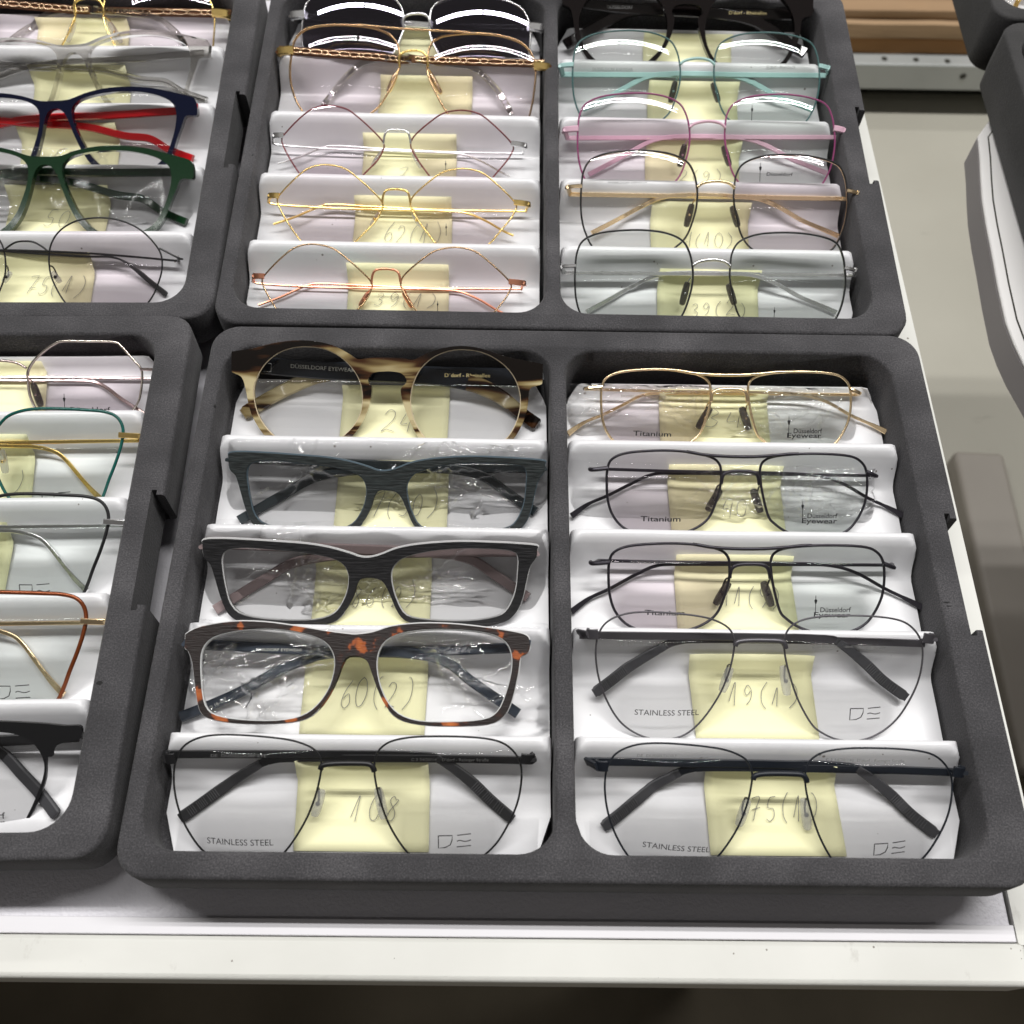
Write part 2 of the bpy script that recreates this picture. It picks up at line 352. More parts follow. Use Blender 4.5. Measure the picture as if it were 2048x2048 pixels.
CARD = [noise_mat('cardboard', [(0.3,a),(0.7,b)], 14, rough=0.8, bumpn=0.3, bscale=90, bdist=0.002, vec=(0.3,1,3)) for a,b in
        (((0.32,0.16,0.055),(0.38,0.20,0.07)),((0.40,0.265,0.15),(0.47,0.32,0.185)),((0.33,0.21,0.115),(0.40,0.26,0.145)),((0.13,0.06,0.025),(0.18,0.085,0.035)))]
zz = zt
ys = [YR+0.024, YR+0.020, YR+0.028, YR+0.055]
labs = ['flat orange-brown cardboard box at the bottom of the stack on the shelf','flat tan cardboard box, second from the bottom of the stack on the shelf','flat tan cardboard box, third from the bottom of the stack on the shelf','dark brown cardboard box on top of the stack on the shelf']
pxs = [76,47,20,-30]
for k in range(4):
    z1 = hit((1780,pxs[k]),Matrix(),(0,ys[k],0),Vector((0,1,0))).z
    bm = bmesh.new(); n = 40
    rows = []
    for (y,z) in ((ys[k],zz+0.0015),(ys[k]-0.0006,(zz+z1)/2),(ys[k],z1-0.0015),(ys[k]+0.002,z1),(ys[k]+0.35,z1),(ys[k]+0.35,zz+0.0015)):
        rows.append([bm.verts.new((0.35+0.65*i/n, y+0.0016*noise.noise(Vector((i*0.3,z*40,k*3.1))), z+0.0013*noise.noise(Vector((i*0.21,k*7.7,y))))) for i in range(n+1)])
    for a,b in zip(rows, rows[1:]+rows[:1]):
        for i in range(n): bm.faces.new((a[i],a[i+1],b[i+1],b[i]))
    bm.faces.new([r_[0] for r_ in rows]); bm.faces.new([r_[-1] for r_ in rows])
    tag(obj('cardboard_box', bm, CARD[k]), labs[k], 'cardboard box', 'cardboard boxes stacked on the shelf'); zz = z1+0.001
# table foot bar on the floor
FOOT = noise_mat('taupe_foot_metal', [(0.3,(0.36,0.33,0.29)),(0.7,(0.42,0.385,0.34))], 6, rough=0.5)
a0, a1 = floor_at((1908,900),-0.62), floor_at((2008,905),-0.62); b0 = floor_at((1975,1210),-0.62); d = (b0-a0)*1.9
bm = bmesh.new()
tp = [a0,a1,a1+d,a0+d]; vt = [bm.verts.new(p) for p in tp]; vb = [bm.verts.new((p.x,p.y,-0.65)) for p in tp]
bm.faces.new(vt); bm.faces.new(vb[::-1])
for i in range(4): bm.faces.new((vt[i],vb[i],vb[(i+1)%4],vt[(i+1)%4]))
o = obj('foot_bar', bm, FOOT); bevelled(o,0.006,3); tag(o,'long taupe metal foot bar lying on the floor right of the trays','foot bar')

SHADOWM = noise_mat('floor_shadow_brown',[(0.35,(0.075,0.062,0.040)),(0.7,(0.125,0.105,0.072))],5,rough=0.8,bumpn=0.3,bscale=200)
bm = bmesh.new(); box(bm, (-1.6,-1.2,-0.6498),(1.5,0.235,-0.643)); tag(bevelled(obj('floor_tone', bm, SHADOWM),0.002),'added dark brown sheet painting the shadow on the floor, seen below the white table edge','floor shadow')  # added dark sheet standing in for a person's shadow on the floor

# ------------------------------------------------------------------ trays
TRAYS = {
 'M': Matrix(),
 'U': Matrix.Translation((-0.002,0.2646,0.0)) @ Matrix.Rotation(-0.0052,4,'Z') @ Matrix.Translation((0,0,-0.008)) @ Matrix.Rotation(0.0332,4,'X') @ Matrix.Translation((0,0,0.008)),
 'D': Matrix.Translation((-0.3539,0.0025,0)) @ Matrix.Rotation(0.0263,4,'Z'),
 'V': Matrix.Translation((-0.3523,0.2655,0)) @ Matrix.Rotation(0.0164,4,'Z') @ Matrix.Translation((0,0,-0.008)) @ Matrix.Rotation(0.035,4,'X') @ Matrix.Translation((0,0,0.008)),
 'S': Matrix.Translation((0.4425,0.243,0)) @ Matrix.Rotation(-0.022,4,'Z'),
 'Q': Matrix.Translation((0.4465,0.5085,0)) @ Matrix.Rotation(-0.022,4,'Z'),
}
LO = {'M':0.0, 'U':0.0005, 'D':0.0070, 'V':0.003, 'S':0.0, 'Q':0.0}     # how far the inserts sit back in each tray
def lip(t, k): return 0.0576 + LO[t] + PITCHR*k
COMP = {'L':(-0.1670,-0.0082), 'R':(-0.0004,0.1587)}
def tray_outline(ins, notch=True):
    W, Ln = 0.175-ins, 0.2625-ins; y0 = ins; r = 0.013
    pts = rrect(-W, y0, W, Ln, r)
    if not notch: return pts
    xi = min(0.169, W-0.0002); xj = min(0.1715, W-0.0001)
    nn = [(W,0.104),(xj,0.104),(xj,0.1015),(xi,0.1015),(xi,0.1605),(xj,0.1605),(xj,0.158),(W,0.158)]
    # pts ends with the corner (x1,y0) -> insert the notch after it, before the first corner
    return pts + nn
NICKM = mat('torn_foam', (0.012,0.012,0.012), 0.95)
NICKS = {'M':[((430,811),0.0008,0.0009),((1893,1205),0.0022,0.0005),((1897,1212),0.0016,0.0004),((1722,1772),0.0012,0.0004)],'D':[((200,1366),0.0018,0.0014)],'U':[((505,310),0.0007,0.0007)]}
def make_tray(t, label, m=None):
    bm = bmesh.new(); T = TRAYS[t]
    levels = [(0.0016,H),(0.0005,H-0.0005),(0.0,H-0.0018),(0.0,0.0105),(0.0009,0.0092),(0.013,0.0070),(0.015,TZ)]
    if m: levels = levels[:3]+[(0.0,0.0105),(0.0,0.009),(0.0006,-0.0062),(0.002,TZ)]
    outs = [tray_outline(i, not m) for i,_ in levels]
    n = len(outs[0])
    holes_top = [rrect(a+(-0.0012),0.0105-0.0012,b+0.0012,0.2498+0.0012,0.0155,9) for a,b in COMP.values()]
    holes_in = [rrect(a,0.0105,b,0.2498,0.0145,9) for a,b in COMP.values()]
    def loopv(pts,z): return [bm.verts.new((p[0],p[1],z)) for p in pts]
    lo = [loopv(o,z) for o,(i,z) in zip(outs,levels)]
    hl = []
    for ht,hi in zip(holes_top,holes_in): hl.append([loopv(ht,H), loopv(hi,H-0.0013), loopv(hi,-0.001)])
    loops = [outs[0]]+holes_top; flatv = lo[0]+hl[0][0]+hl[1][0]
    for tri in tessellate_polygon([[Vector((p[0],p[1],0)) for p in l] for l in loops]):
        bm.faces.new([flatv[i] for i in tri])
    for a,b in zip(lo[:-1],lo[1:]):
        for i in range(n): bm.faces.new((a[i],a[(i+1)%n],b[(i+1)%n],b[i]))
    bm.faces.new(lo[-1])
    for s in hl:
        for a,b in zip(s[:-1],s[1:]):
            k = len(a)
            for i in range(k): bm.faces.new((a[i],a[(i+1)%k],b[(i+1)%k],b[i]))
        bm.faces.new(s[-1])
    o = obj('foam_tray', bm, m or FOAM, sharp=50); o.matrix_world = T
    for q,rx,ry in NICKS.get(t,[]):
        c = floor_at(q,H+0.0001,T); nb = bmesh.new(); vs = []
        for k in range(9):
            a = 2*math.pi*k/9; rr = 0.7+0.5*noise.noise(Vector((k*1.7,q[0],q[1])))
            vs.append(nb.verts.new((c.x+rx*rr*math.cos(a), c.y+ry*rr*math.sin(a), c.z)))
        nb.faces.new(vs); n_ = obj('dent', nb, NICKM, None, sharp=0); n_.parent = o
    return tag(o, label, 'tray', 'foam trays holding glasses')
make_tray('M', 'dark grey foam tray in the foreground, the only tray shown whole')
make_tray('U', 'dark grey foam tray behind the foreground tray, holding rhombus and large square wire glasses')
make_tray('D', 'dark grey foam tray at the lower left photo edge, holding the octagonal glasses')
make_tray('V', 'dark grey foam tray in the top left corner holding clear, navy and green plastic glasses')
make_tray('S', 'nearer of two blackish foam trays on the round-ended table', FOAMD)
make_tray('Q', 'farther of two blackish foam trays, in the top right photo corner', FOAMD)

# ------------------------------------------------------------------ white inserts
def row_profile(yf, yl, back=False):
    """(y,z) from just behind the front lip to the lip of the row behind"""
    if back: return [(yf+0.001,FZ),(yl-0.018,FZ),(yl-0.0135,FZ+0.0006),(yl-0.011,FZ+0.003),(yl-0.0095,FZ+0.0068)]
    return [(yf+0.0010,FZ),(yf+0.017,FZ+0.0004),(yl-0.0170,FZ),(yl-0.0145,FZ+0.0009),(yl-0.0124,FZ+0.0029),(yl-0.0102,FZ+0.0061),(yl-0.0082,FZ+0.0096),
            (yl-0.0062,LZ-0.0038),(yl-0.0045,LZ-0.0011),(yl-0.0030,LZ-0.0002),(yl-0.0022,LZ),(yl-0.0012,LZ),(yl-0.0004,LZ-0.0005),(yl,LZ-0.0018),(yl+0.0004,FZ+0.003)]
def make_insert(t, c, x0, x1, label):
    prof = [(0.0115, FZ-0.004),(0.0119,FZ-0.001)]+([(0.0125,FZ)] if LO[t] > 0.002 else [])
    for k in range(5):
        prof += row_profile(lip(t,k-1)+(0.002 if k == 0 else 0.0004), lip(t,k), k == 4)
    prof += [(lip(t,4)-0.0085,FZ+0.0072),(lip(t,4)-0.0082,FZ-0.004)]
    nx = 64; xs = [x0 + (x1-x0)*(0.5-0.5*math.cos(math.pi*i/nx)) for i in range(nx+1)]
    bm = bmesh.new(); rows = []
    ya, yb = prof[0][0], prof[-1][0]
    for (y,z) in prof:
        row = []
        for i,x in enumerate(xs):
            d = min(x-x0, x1-x)
            zz = z
            r = 0.006
            if z > FZ+0.004 and d < r and y < lip(t,4)-0.02: zz = min(z, LZ - (r-math.sqrt(max(0,r*r-(r-d)**2))))
            xx = x
            rr = 0.011
            e = min(y-ya, yb-y)
            if e < rr:
                cut = rr-math.sqrt(max(0,rr*rr-(rr-e)**2)); xx = max(x0+cut, min(x1-cut, x))
            zz += 0.00022*noise.noise(Vector((x*28,y*40,1.3+x0*9)))*(1 if z < FZ+0.002 else 0.5)
            yy = y + 0.0003*noise.noise(Vector((x*22,y*7,4.1+x0*5)))
            row.append(bm.verts.new((xx,yy,zz)))
        rows.append(row)
    for a,b in zip(rows[:-1],rows[1:]):
        for i in range(nx):
            try: bm.faces.new((a[i],a[i+1],b[i+1],b[i]))
            except ValueError: pass
    # thin skirt hanging from the two long sides
    for side,xs_ in ((0,-1),(nx,1)):
        low = [bm.verts.new((r_[side].co.x+xs_*0.0006, r_[side].co.y, 0.002)) for r_ in rows]
        for i in range(len(rows)-1): bm.faces.new((rows[i][side],rows[i+1][side],low[i+1],low[i]))
    bmesh.ops.remove_doubles(bm, verts=bm.verts[:], dist=1e-6)
    o = obj('glasses_insert', bm, WHITE, sharp=62); o.matrix_world = TRAYS[t]
    s = o.modifiers.new('thickness','SOLIDIFY'); s.thickness = 0.0007; s.offset = -1
    return tag(o, label, 'insert', 'white stepped inserts in the trays')
make_insert('M','L',-0.1645,-0.0092,'white stepped plastic insert under the wood-look glasses in the foreground tray')
make_insert('M','R',0.0005,0.1572,'white stepped plastic insert under the three wire pilot glasses and two stainless ones')
make_insert('U','L',-0.1655,-0.0105,'white stepped plastic insert under the three rhombus-lens glasses')
make_insert('U','R',0.0005,0.1560,'white stepped plastic insert under the mint, pink, gold and silver square glasses')
make_insert('D','R',0.0005,0.1565,'white stepped plastic insert under the octagonal glasses at the lower left photo edge')
make_insert('V','R',0.0005,0.1560,'white stepped plastic insert under the crystal, navy and green glasses at upper left')
make_insert('S','L',-0.1635,-0.0092,'white stepped plastic insert in the nearer black tray at the right edge')
make_insert('Q','L',-0.1635,-0.0092,'white stepped plastic insert in the farther black tray at the top right corner')

# ------------------------------------------------------------------ sticky notes
HAND = {
 '0':[[(.5,1),(.15,.8),(.05,.4),(.3,.02),(.7,.05),(.92,.45),(.8,.85),(.5,1)]],
 '1':[[(.05,.15),(.45,1),(.5,.6),(.5,0)]],
 '2':[[(.1,.8),(.35,1),(.75,.9),(.7,.55),(.1,.05),(.4,.1),(.95,.02)]],
 '3':[[(.2,.9),(.6,1),(.8,.8),(.45,.55),(.85,.35),(.6,.03),(.1,.08)]],
 '4':[[(.3,1),(.1,.45),(.6,.5)],[(.85,1),(.75,.5),(.75,0)]],
 '5':[[(.9,1),(.35,.95),(.25,.55),(.75,.5),(.8,.15),(.4,0),(.1,.1)]],
 '6':[[(.75,1),(.25,.6),(.1,.2),(.45,0),(.8,.2),(.6,.5),(.2,.35)]],
 '7':[[(.1,.9),(.85,1),(.5,.4),(.3,0)],[(.2,.45),(.85,.5)]],
 '8':[[(.7,.85),(.4,1),(.2,.8),(.75,.35),(.6,.02),(.2,.1),(.3,.4),(.8,.8),(.7,.9)]],
 '9':[[(.8,.8),(.4,1),(.15,.75),(.4,.5),(.8,.75),(.75,.3),(.4,0)]],
 '(':[[(.7,1.1),(.3,.7),(.3,.2),(.65,-.1)]], ')':[[(.3,1.1),(.75,.7),(.7,.2),(.2,-.15)]], ' ':[]}
def make_note(t, row, c, tl, tr, br, bl, label, text=None, tb=None, up=0.0099, hidden=None):
    T = TRAYS[t]; yf, yl = lip(t,row-1)+(0.004 if row else 0.0045), lip(t,row)
    if hidden: # only the right edge is in the photo
        q = floor_at(cp(c,br),FZ,T); xr1 = q.x; q2 = floor_at(cp(c,tr),FZ,T); xr0 = q2.x
        xl0, xl1 = xr0-0.0525, xr1-0.0525
    else:
        xl0,xr0,xr1,xl1 = [floor_at(cp(c,p),FZ,T).x for p in (tl,tr,br,bl)]
    pr = [(yf,FZ+0.0003)]+[(yf+(yl-0.0195-yf)*k/6, FZ+0.0006) for k in range(1,7)]
    full = [(yl-0.0175,FZ+0.0006),(yl-0.0150,FZ+0.0012),(yl-0.0128,FZ+0.0031),(yl-0.0105,FZ+0.0063),(yl-0.0085,FZ+0.0098),(yl-0.0070,FZ+0.0125)] if row < 4 else [(yl-0.0170,FZ+0.0006),(yl-0.0140,FZ+0.0009),(yl-0.0116,FZ+0.0030),(yl-0.0102,FZ+0.0064)]
    pr += [p for p in full if p[1] <= FZ+up]
    bm = bmesh.new(); nx = 14; rows = []; seed = random.random()*50
    for j,(y,z) in enumerate(pr):
        f = j/(len(pr)-1); a, b = xl1+(xl0-xl1)*f, xr1+(xr0-xr1)*f
        rr = []
        for i in range(nx+1):
            x = a+(b-a)*i/nx
            edge = abs(i/nx-0.5)*2
            lift = 0.0006*edge**5*(0.4+f) + 0.00022*abs(noise.noise(Vector((x*40,y*40,seed))))
            rr.append(bm.verts.new((x, y-(0.0006+lift if f > 0.8 else 0), z+0.0003+lift)))
        rows.append(rr)
    for a,b in zip(rows[:-1],rows[1:]):
        for i in range(nx): bm.faces.new((a[i],a[i+1],b[i+1],b[i]))
    o = obj('sticky_note', bm, NOTE, sharp=0); o.matrix_world = T
    s = o.modifiers.new('thickness','SOLIDIFY'); s.thickness = 0.00015; s.offset = -1
    tag(o, label, 'sticky note', 'yellow sticky notes in the inserts')
    if text:
        x0,y0,x1,y1 = tb; zz = FZ+0.0021
        A = floor_at(cp(c,(x0,y1)),zz,T); B = floor_at(cp(c,(x1,y1)),zz,T); C = floor_at(cp(c,(x0,y0)),zz,T)
        U, V = (B-A)/len(text), C-A
        V = Vector((0,V.y,0)); bm = bmesh.new()
        for i,ch in enumerate(text):
            for st in HAND.get(ch,[]):
                jx, jy, js = random.uniform(-.06,.06), random.uniform(-.08,.08), random.uniform(.85,1.05)
                pts = [A + U*(i+0.02+jx+0.80*js*p[0]+0.22*p[1]+random.uniform(-.02,.02)) + V*(jy+js*p[1]+random.uniform(-.02,.02)) for p in st]
                pts = [Vector((p.x,min(p.y,yl-0.0185),zz)) for p in smooth_open(pts,6)]
                sweep(bm, pts, lambda i,t: [(0.00013,0),(0,0.00006),(-0.00013,0),(0,-0.00006)])
        if len(bm.verts): obj('handwriting', bm, INK, o, sharp=0)
    return o
make_note('M',0,'H',(675,780),(1305,780),(1300,1200),(648,1200),'yellow sticky note marked 108, under black wire glasses','108',(915,930,1165,1070))
make_note('M',1,'H',(705,330),(1300,330),(1280,600),(680,590),'yellow sticky note marked 60 (2), under tortoiseshell glasses','60(2)',(860,375,1230,515))
make_note('M',2,'G',(660,1330),(1265,1330),(1255,1540),(640,1540),'yellow sticky note marked 86 (2), under black and white edged glasses','86(2)',(840,1370,1185,1490))
make_note('M',3,'G',(772,870),(1352,870),(1345,1010),(760,1010),'yellow sticky note marked 7 (30), under dark green wood-look glasses','7(30)',(940,895,1300,1020))
make_note('M',4,'G',(808,345),(1362,345),(1345,610),(785,600),'yellow sticky note marked 24, under horn keyhole glasses','24',(985,480,1170,590))
make_note('M',0,'J',(585,670),(1115,670),(1190,1060),(625,1060),'yellow sticky note marked 75 (1), under navy stainless steel glasses','75(1)',(790,800,1095,915))
make_note('M',1,'J',(518,200),(1025,215),(1070,530),(560,515),'slanting yellow sticky note marked 19 (1), under grey stainless steel glasses','19(1)',(700,350,1005,440))
make_note('M',2,'I',(618,1010),(1200,1030),(1250,1340),(640,1335),'yellow sticky note marked 11 (9), under unwrapped black pilot glasses','11(9)',(870,1195,1190,1305))
make_note('M',3,'I',(585,600),(1150,575),(1185,855),(610,850),'yellow sticky note marked 40, under bagged black pilot glasses','40',(875,760,1020,850))
make_note('M',4,'I',(545,170),(1085,155),(1110,440),(555,430),'yellow sticky note marked 34, under bagged gold pilot glasses','34',(780,310,990,400))
make_note('U',0,'B',(665,1595),(1268,1620),(1262,1865),(655,1855),'yellow sticky note marked 39 (1), under rose gold rhombus glasses','39(1)',(805,1765,1200,1850))
make_note('U',1,'B',(712,1185),(1285,1195),(1285,1415),(690,1405),'yellow sticky note marked 62 (1), under gold rhombus glasses','62(1)',(860,1348,1225,1470))
make_note('U',2,'B',(762,815),(1312,870),(1310,1030),(745,1010),'yellow sticky note with most of its 7 hidden, under red rimmed rhombus glasses','7',(935,1010,1015,1090))
make_note('U',3,'B',(862,515),(1405,590),(1398,680),(835,655),'blank looking yellow sticky note under gold chain-temple pilot glasses')
make_note('U',4,'B',(880,235),(1390,270),(1380,320),(870,290),'yellow sticky note almost hidden behind silver mirrored sunglasses')
make_note('U',0,'C',(645,1680),(1250,1695),(1245,1895),(640,1895),'yellow sticky note marked 39 (2), under silver square glasses','39(2)',(845,1820,1200,1910))
make_note('U',1,'C',(598,1225),(1182,1210),(1182,1440),(600,1435),'yellow sticky note marked 4 (10), under black and gold square glasses','4(10)',(800,1405,1120,1490))
make_note('U',2,'C',(570,860),(1132,860),(1125,1060),(565,1045),'yellow sticky note marked 2 (9), under pink square glasses','2(9)',(780,1025,1050,1095))
make_note('U',3,'C',(585,560),(1122,565),(1120,690),(580,690),'blank looking yellow sticky note under mint square glasses')
make_note('U',4,'C',(556,180),(1080,182),(1078,345),(552,335),'blank looking yellow sticky note behind black keyhole glasses')
make_note('V',0,'A',(-60,1465),(530,1485),(520,1635),(-70,1630),'yellow sticky note marked 75 (1), under thin round black glasses at left edge','75(1)',(130,1525,465,1625))
make_note('V',1,'A',(70,1100),(628,1105),(600,1225),(55,1215),'yellow sticky note marked 50, under green plastic glasses','50',(230,1155,390,1255))
make_note('V',2,'A',(150,660),(690,665),(685,820),(160,820),'blank looking yellow sticky note under navy and red glasses')
make_note('V',3,'A',(208,375),(740,360),(755,490),(230,495),'blank looking yellow sticky note under clear crystal glasses')
make_note('V',4,'A',(240,75),(740,70),(740,190),(240,180),'yellow sticky note behind the gold chain glasses at the top left')
make_note('D',4,'E',None,(318,440),(335,690),None,'yellow sticky note behind the octagonal glasses at the left edge',hidden=True)
make_note('D',3,'E',None,(232,1000),(238,1290),None,'yellow sticky note with a pencilled bracket under green and gold glasses',')',(75,1110,150,1250),hidden=True)
make_note('D',2,'E',None,(100,1600),(30,2014),None,'yellow sticky note at the left edge under black rimmed silver-temple glasses',hidden=True)
# ------------------------------------------------------------------ glasses
TH = R(35)
VV = Vector((0,math.cos(TH),math.sin(TH))); NN = Vector((0,-math.sin(TH),math.cos(TH)))
TILT = {('M',1,'H'):(R(13), 0.0150)}      # this pair is propped up by its thick bagged temples
def base(t, row): return Vector((0, lip(t,row-1)+(0.005 if row else 0.0045), FZ+0.001))
def facez(y, yl):
    d = yl-y
    if d > 0.0165: return FZ
    if d > 0.0045: return FZ+(0.0165-d)/0.012*(LZ-0.0030-FZ)
    return LZ-0.0008
class Plane:
    def __init__(s, t, row, c=''):
        th, up = TILT.get((t,row,c),(TH,0.0)); s.VV = Vector((0,math.cos(th),math.sin(th))); s.NN = Vector((0,-math.sin(th),math.cos(th)))
        s.t = t; s.T = TRAYS[t]; s.B = base(t,row)+Vector((0,0,up)); s.yl = lip(t,row)+(0.004 if row == 4 else 0); s.th = th
    def uv(s, p, w=0.0, clamp=False):
        q = hit(p, s.T, s.B+s.NN*w, s.NN)
        if clamp and q.z < FZ+0.0024: q = hit(p, s.T, (0,0,FZ+0.0024), Vector((0,0,1)))
        d = q-s.B; return Vector((d.x, d.dot(s.VV), d.dot(s.NN)))
FAM = {}
def family(name, t, row, c, **k):
    pl = Plane(t,row,c); f = dict(name=name); sym = k.get('sym')
    z = lambda pts, w=0.0, cl=False: [pl.uv(cp(c,p[:2]), (p[2]*0.001 if len(p) > 2 else w), cl) for p in pts]
    f['anch'] = z(k['anch'])
    cx = f['anch'][0].x if sym else 0
    mir = lambda pts: [Vector((2*cx-p.x, p.y, p.z)) for p in pts]
    f['R'] = z(k['R']); f['L'] = mir(f['R'])[::-1] if sym else z(k['L'])
    if 'outer' in k:
        o = z(k['outer'])
        if sym:
            h = o; m2 = mir(o)[::-1]
            o = h + [p for p in m2 if abs(p.x-cx) > 0.0004]
        f['outer'] = o
    for key in ('bridge','brow'):
        if key in k:
            b = z(k[key]); f[key] = (mir(b)[::-1][:-1] + b) if sym else b
    f['tA'] = z(k['tA'], -0.0115, True); f['tB'] = z(k['tB'], -0.0150, True) if 'tB' in k else mir(f['tA'])
    if 'tB' not in k: f['tB'] = [Vector((p.x,p.y,max(p.z-0.003, p.z-0.003 if i < 2 else p.z))) for i,p in enumerate(f['tB'])]
    e = z(k['ends']); f['ends'] = [mir(e), e] if sym else [e[:2], e[2:]]
    if 'pads' in k:
        p = z(k['pads'], -0.0045); f['pads'] = [mir(p), p] if sym else [p[:2], p[2:]]
    FAM[name] = f

family('stainless','M',0,'H', anch=[(65,850),(1745,850)],
 R=[(1037,775),(1065,722),(1130,683),(1250,660),(1420,656),(1560,668),(1650,693),(1710,740),(1742,800),(1745,880),(1725,980),(1680,1080),(1620,1175),(1540,1245),(1440,1285),(1330,1282),(1245,1248),(1185,1200),(1110,1080),(1060,950),(1036,850)],
 L=[(773,850),(775,790),(750,738),(690,700),(600,672),(450,653),(300,650),(190,668),(110,712),(72,780),(65,870),(85,980),(130,1090),(205,1200),(300,1265),(400,1290),(520,1275),(610,1205),(700,1070),(750,950)],
 bridge=[(776,815),(790,795),(850,787),(950,786),(1010,790),(1030,808),(1036,825)],
 ends=[(72,765),(22,770),(1742,765),(1800,775)],
 tA=[(30,742),(500,742),(930,742),(1280,750),(1370,780),(1500,875),(1600,970),(1705,1060)],
 tB=[(1795,757),(1300,748),(700,748),(540,760),(450,805),(300,910),(190,990),(95,1055)],
 pads=[(783,915),(745,1045),(1052,905),(1082,1058)])
family('pilot','M',2,'I', anch=[(298,1130),(1702,1130)],
 R=[(1125,1110),(1130,1060),(1152,1030),(1205,1008),(1330,993),(1480,992),(1600,1002),(1660,1025),(1695,1070),(1702,1150),(1688,1250),(1645,1340),(1590,1400),(1500,1435),(1380,1440),(1270,1410),(1200,1365),(1165,1320),(1135,1200)],
 L=[(915,1100),(908,1055),(870,1020),(780,994),(640,981),(500,985),(390,1000),(325,1032),(303,1080),(298,1150),(305,1250),(335,1335),(400,1400),(520,1440),(640,1432),(760,1400),(845,1340),(890,1240),(912,1160)],
 brow=[(725,986),(760,992),(830,1003),(950,1010),(1080,1010),(1200,1002),(1280,994),(1328,993)],
 bridge=[(912,1158),(922,1112),(955,1092),(1020,1088),(1080,1092),(1108,1113),(1118,1160)],
 ends=[(305,1078),(218,1088),(1695,1085),(1752,1108)],
 tA=[(250,1070),(700,1080),(1130,1083),(1400,1093),(1550,1130),(1700,1212),(1800,1260),(1892,1308)],
 tB=[(1735,1088),(1200,1085),(700,1085),(540,1092),(420,1150),(300,1215),(200,1262),(110,1330)],
 pads=[(912,1178),(838,1298),(1083,1175),(1128,1305)])
family('rhombus','U',0,'B', anch=[(130,1700),(1637,1725)],
 L=[(130,1690),(160,1645),(255,1552),(325,1500),(400,1477),(475,1478),(560,1500),(625,1545),(700,1608),(770,1675),(795,1715),(790,1750),(760,1812),(700,1880),(600,1975),(500,2020),(400,2020),(300,1965),(210,1850),(150,1750)],
 R=[(970,1700),(998,1652),(1095,1570),(1180,1515),(1280,1495),(1355,1500),(1425,1522),(1500,1578),(1600,1668),(1637,1718),(1630,1752),(1600,1805),(1540,1880),(1460,1970),(1360,2030),(1260,2030),(1150,1975),(1060,1870),(1010,1800),(975,1740)],
 bridge=[(795,1715),(800,1665),(815,1636),(840,1626),(890,1624),(935,1632),(958,1650),(968,1690),(972,1712)],
 ends=[(145,1668),(80,1665),(1622,1700),(1712,1708)],
 tA=[(80,1700),(150,1716),(500,1735),(900,1742),(1230,1750),(1340,1765),(1450,1812),(1550,1872),(1620,1905)],
 tB=[(1700,1745),(1200,1742),(700,1722),(500,1712),(400,1725),(250,1792),(110,1842)],
 pads=[(775,1765),(722,1850),(985,1765),(1040,1858)])
family('square','U',0,'C', anch=[(152,1660),(1783,1675)],
 L=[(860,1600),(843,1520),(800,1450),(700,1407),(560,1391),(400,1395),(280,1412),(200,1452),(165,1520),(154,1600),(150,1700),(157,1800),(182,1890),(235,1980),(350,2025),(500,2035),(650,2015),(745,1960),(805,1890),(850,1760),(863,1670)],
 R=[(1090,1600),(1105,1520),(1150,1455),(1250,1416),(1380,1406),(1520,1411),(1650,1432),(1735,1468),(1770,1540),(1781,1620),(1783,1720),(1765,1830),(1735,1910),(1685,1980),(1580,2025),(1420,2035),(1270,2010),(1185,1965),(1130,1885),(1100,1770),(1086,1680)],
 bridge=[(862,1606),(895,1582),(980,1568),(1055,1581),(1091,1612)],
 ends=[(156,1605),(72,1608),(1778,1618),(1845,1628)],
 tA=[(85,1648),(600,1652),(1000,1655),(1200,1660),(1350,1706),(1500,1788),(1620,1840),(1730,1888)],
 tB=[(1835,1665),(1300,1660),(850,1650),(650,1664),(500,1728),(350,1812),(220,1885)],
 pads=[(832,1700),(795,1845),(1075,1712),(1115,1842)])
family('chain_pilot','U',3,'B', anch=[(300,400),(1787,440)],
 L=[(962,340),(950,265),(900,202),(800,166),(620,152),(450,158),(370,185),(325,240),(310,320),(300,420),(310,520),(350,630),(430,730),(540,775),(660,765),(760,710),(840,650),(910,540),(948,450),(965,395)],
 R=[(1130,370),(1145,270),(1200,218),(1300,205),(1450,205),(1600,222),(1710,262),(1765,330),(1785,420),(1780,520),(1762,640),(1730,740),(1660,810),(1560,840),(1430,835),(1320,770),(1240,670),(1180,560),(1145,480),(1130,425)],
 brow=[(705,149),(800,160),(1000,176),(1200,187),(1390,197)],
 bridge=[(964,405),(962,345),(995,314),(1060,307),(1103,316),(1130,350),(1136,405)],
 ends=[(322,302),(235,305),(1775,398),(1858,402)],
 tA=[(240,305),(325,312),(700,345),(960,368),(1060,372),(1300,398),(1430,430),(1550,540),(1640,690)],
 tB=[(1850,402),(1770,400),(1300,388),(1080,380),(940,368),(750,400),(600,520),(500,640)],
 pads=[(945,440),(893,560),(1148,445),(1215,570)])
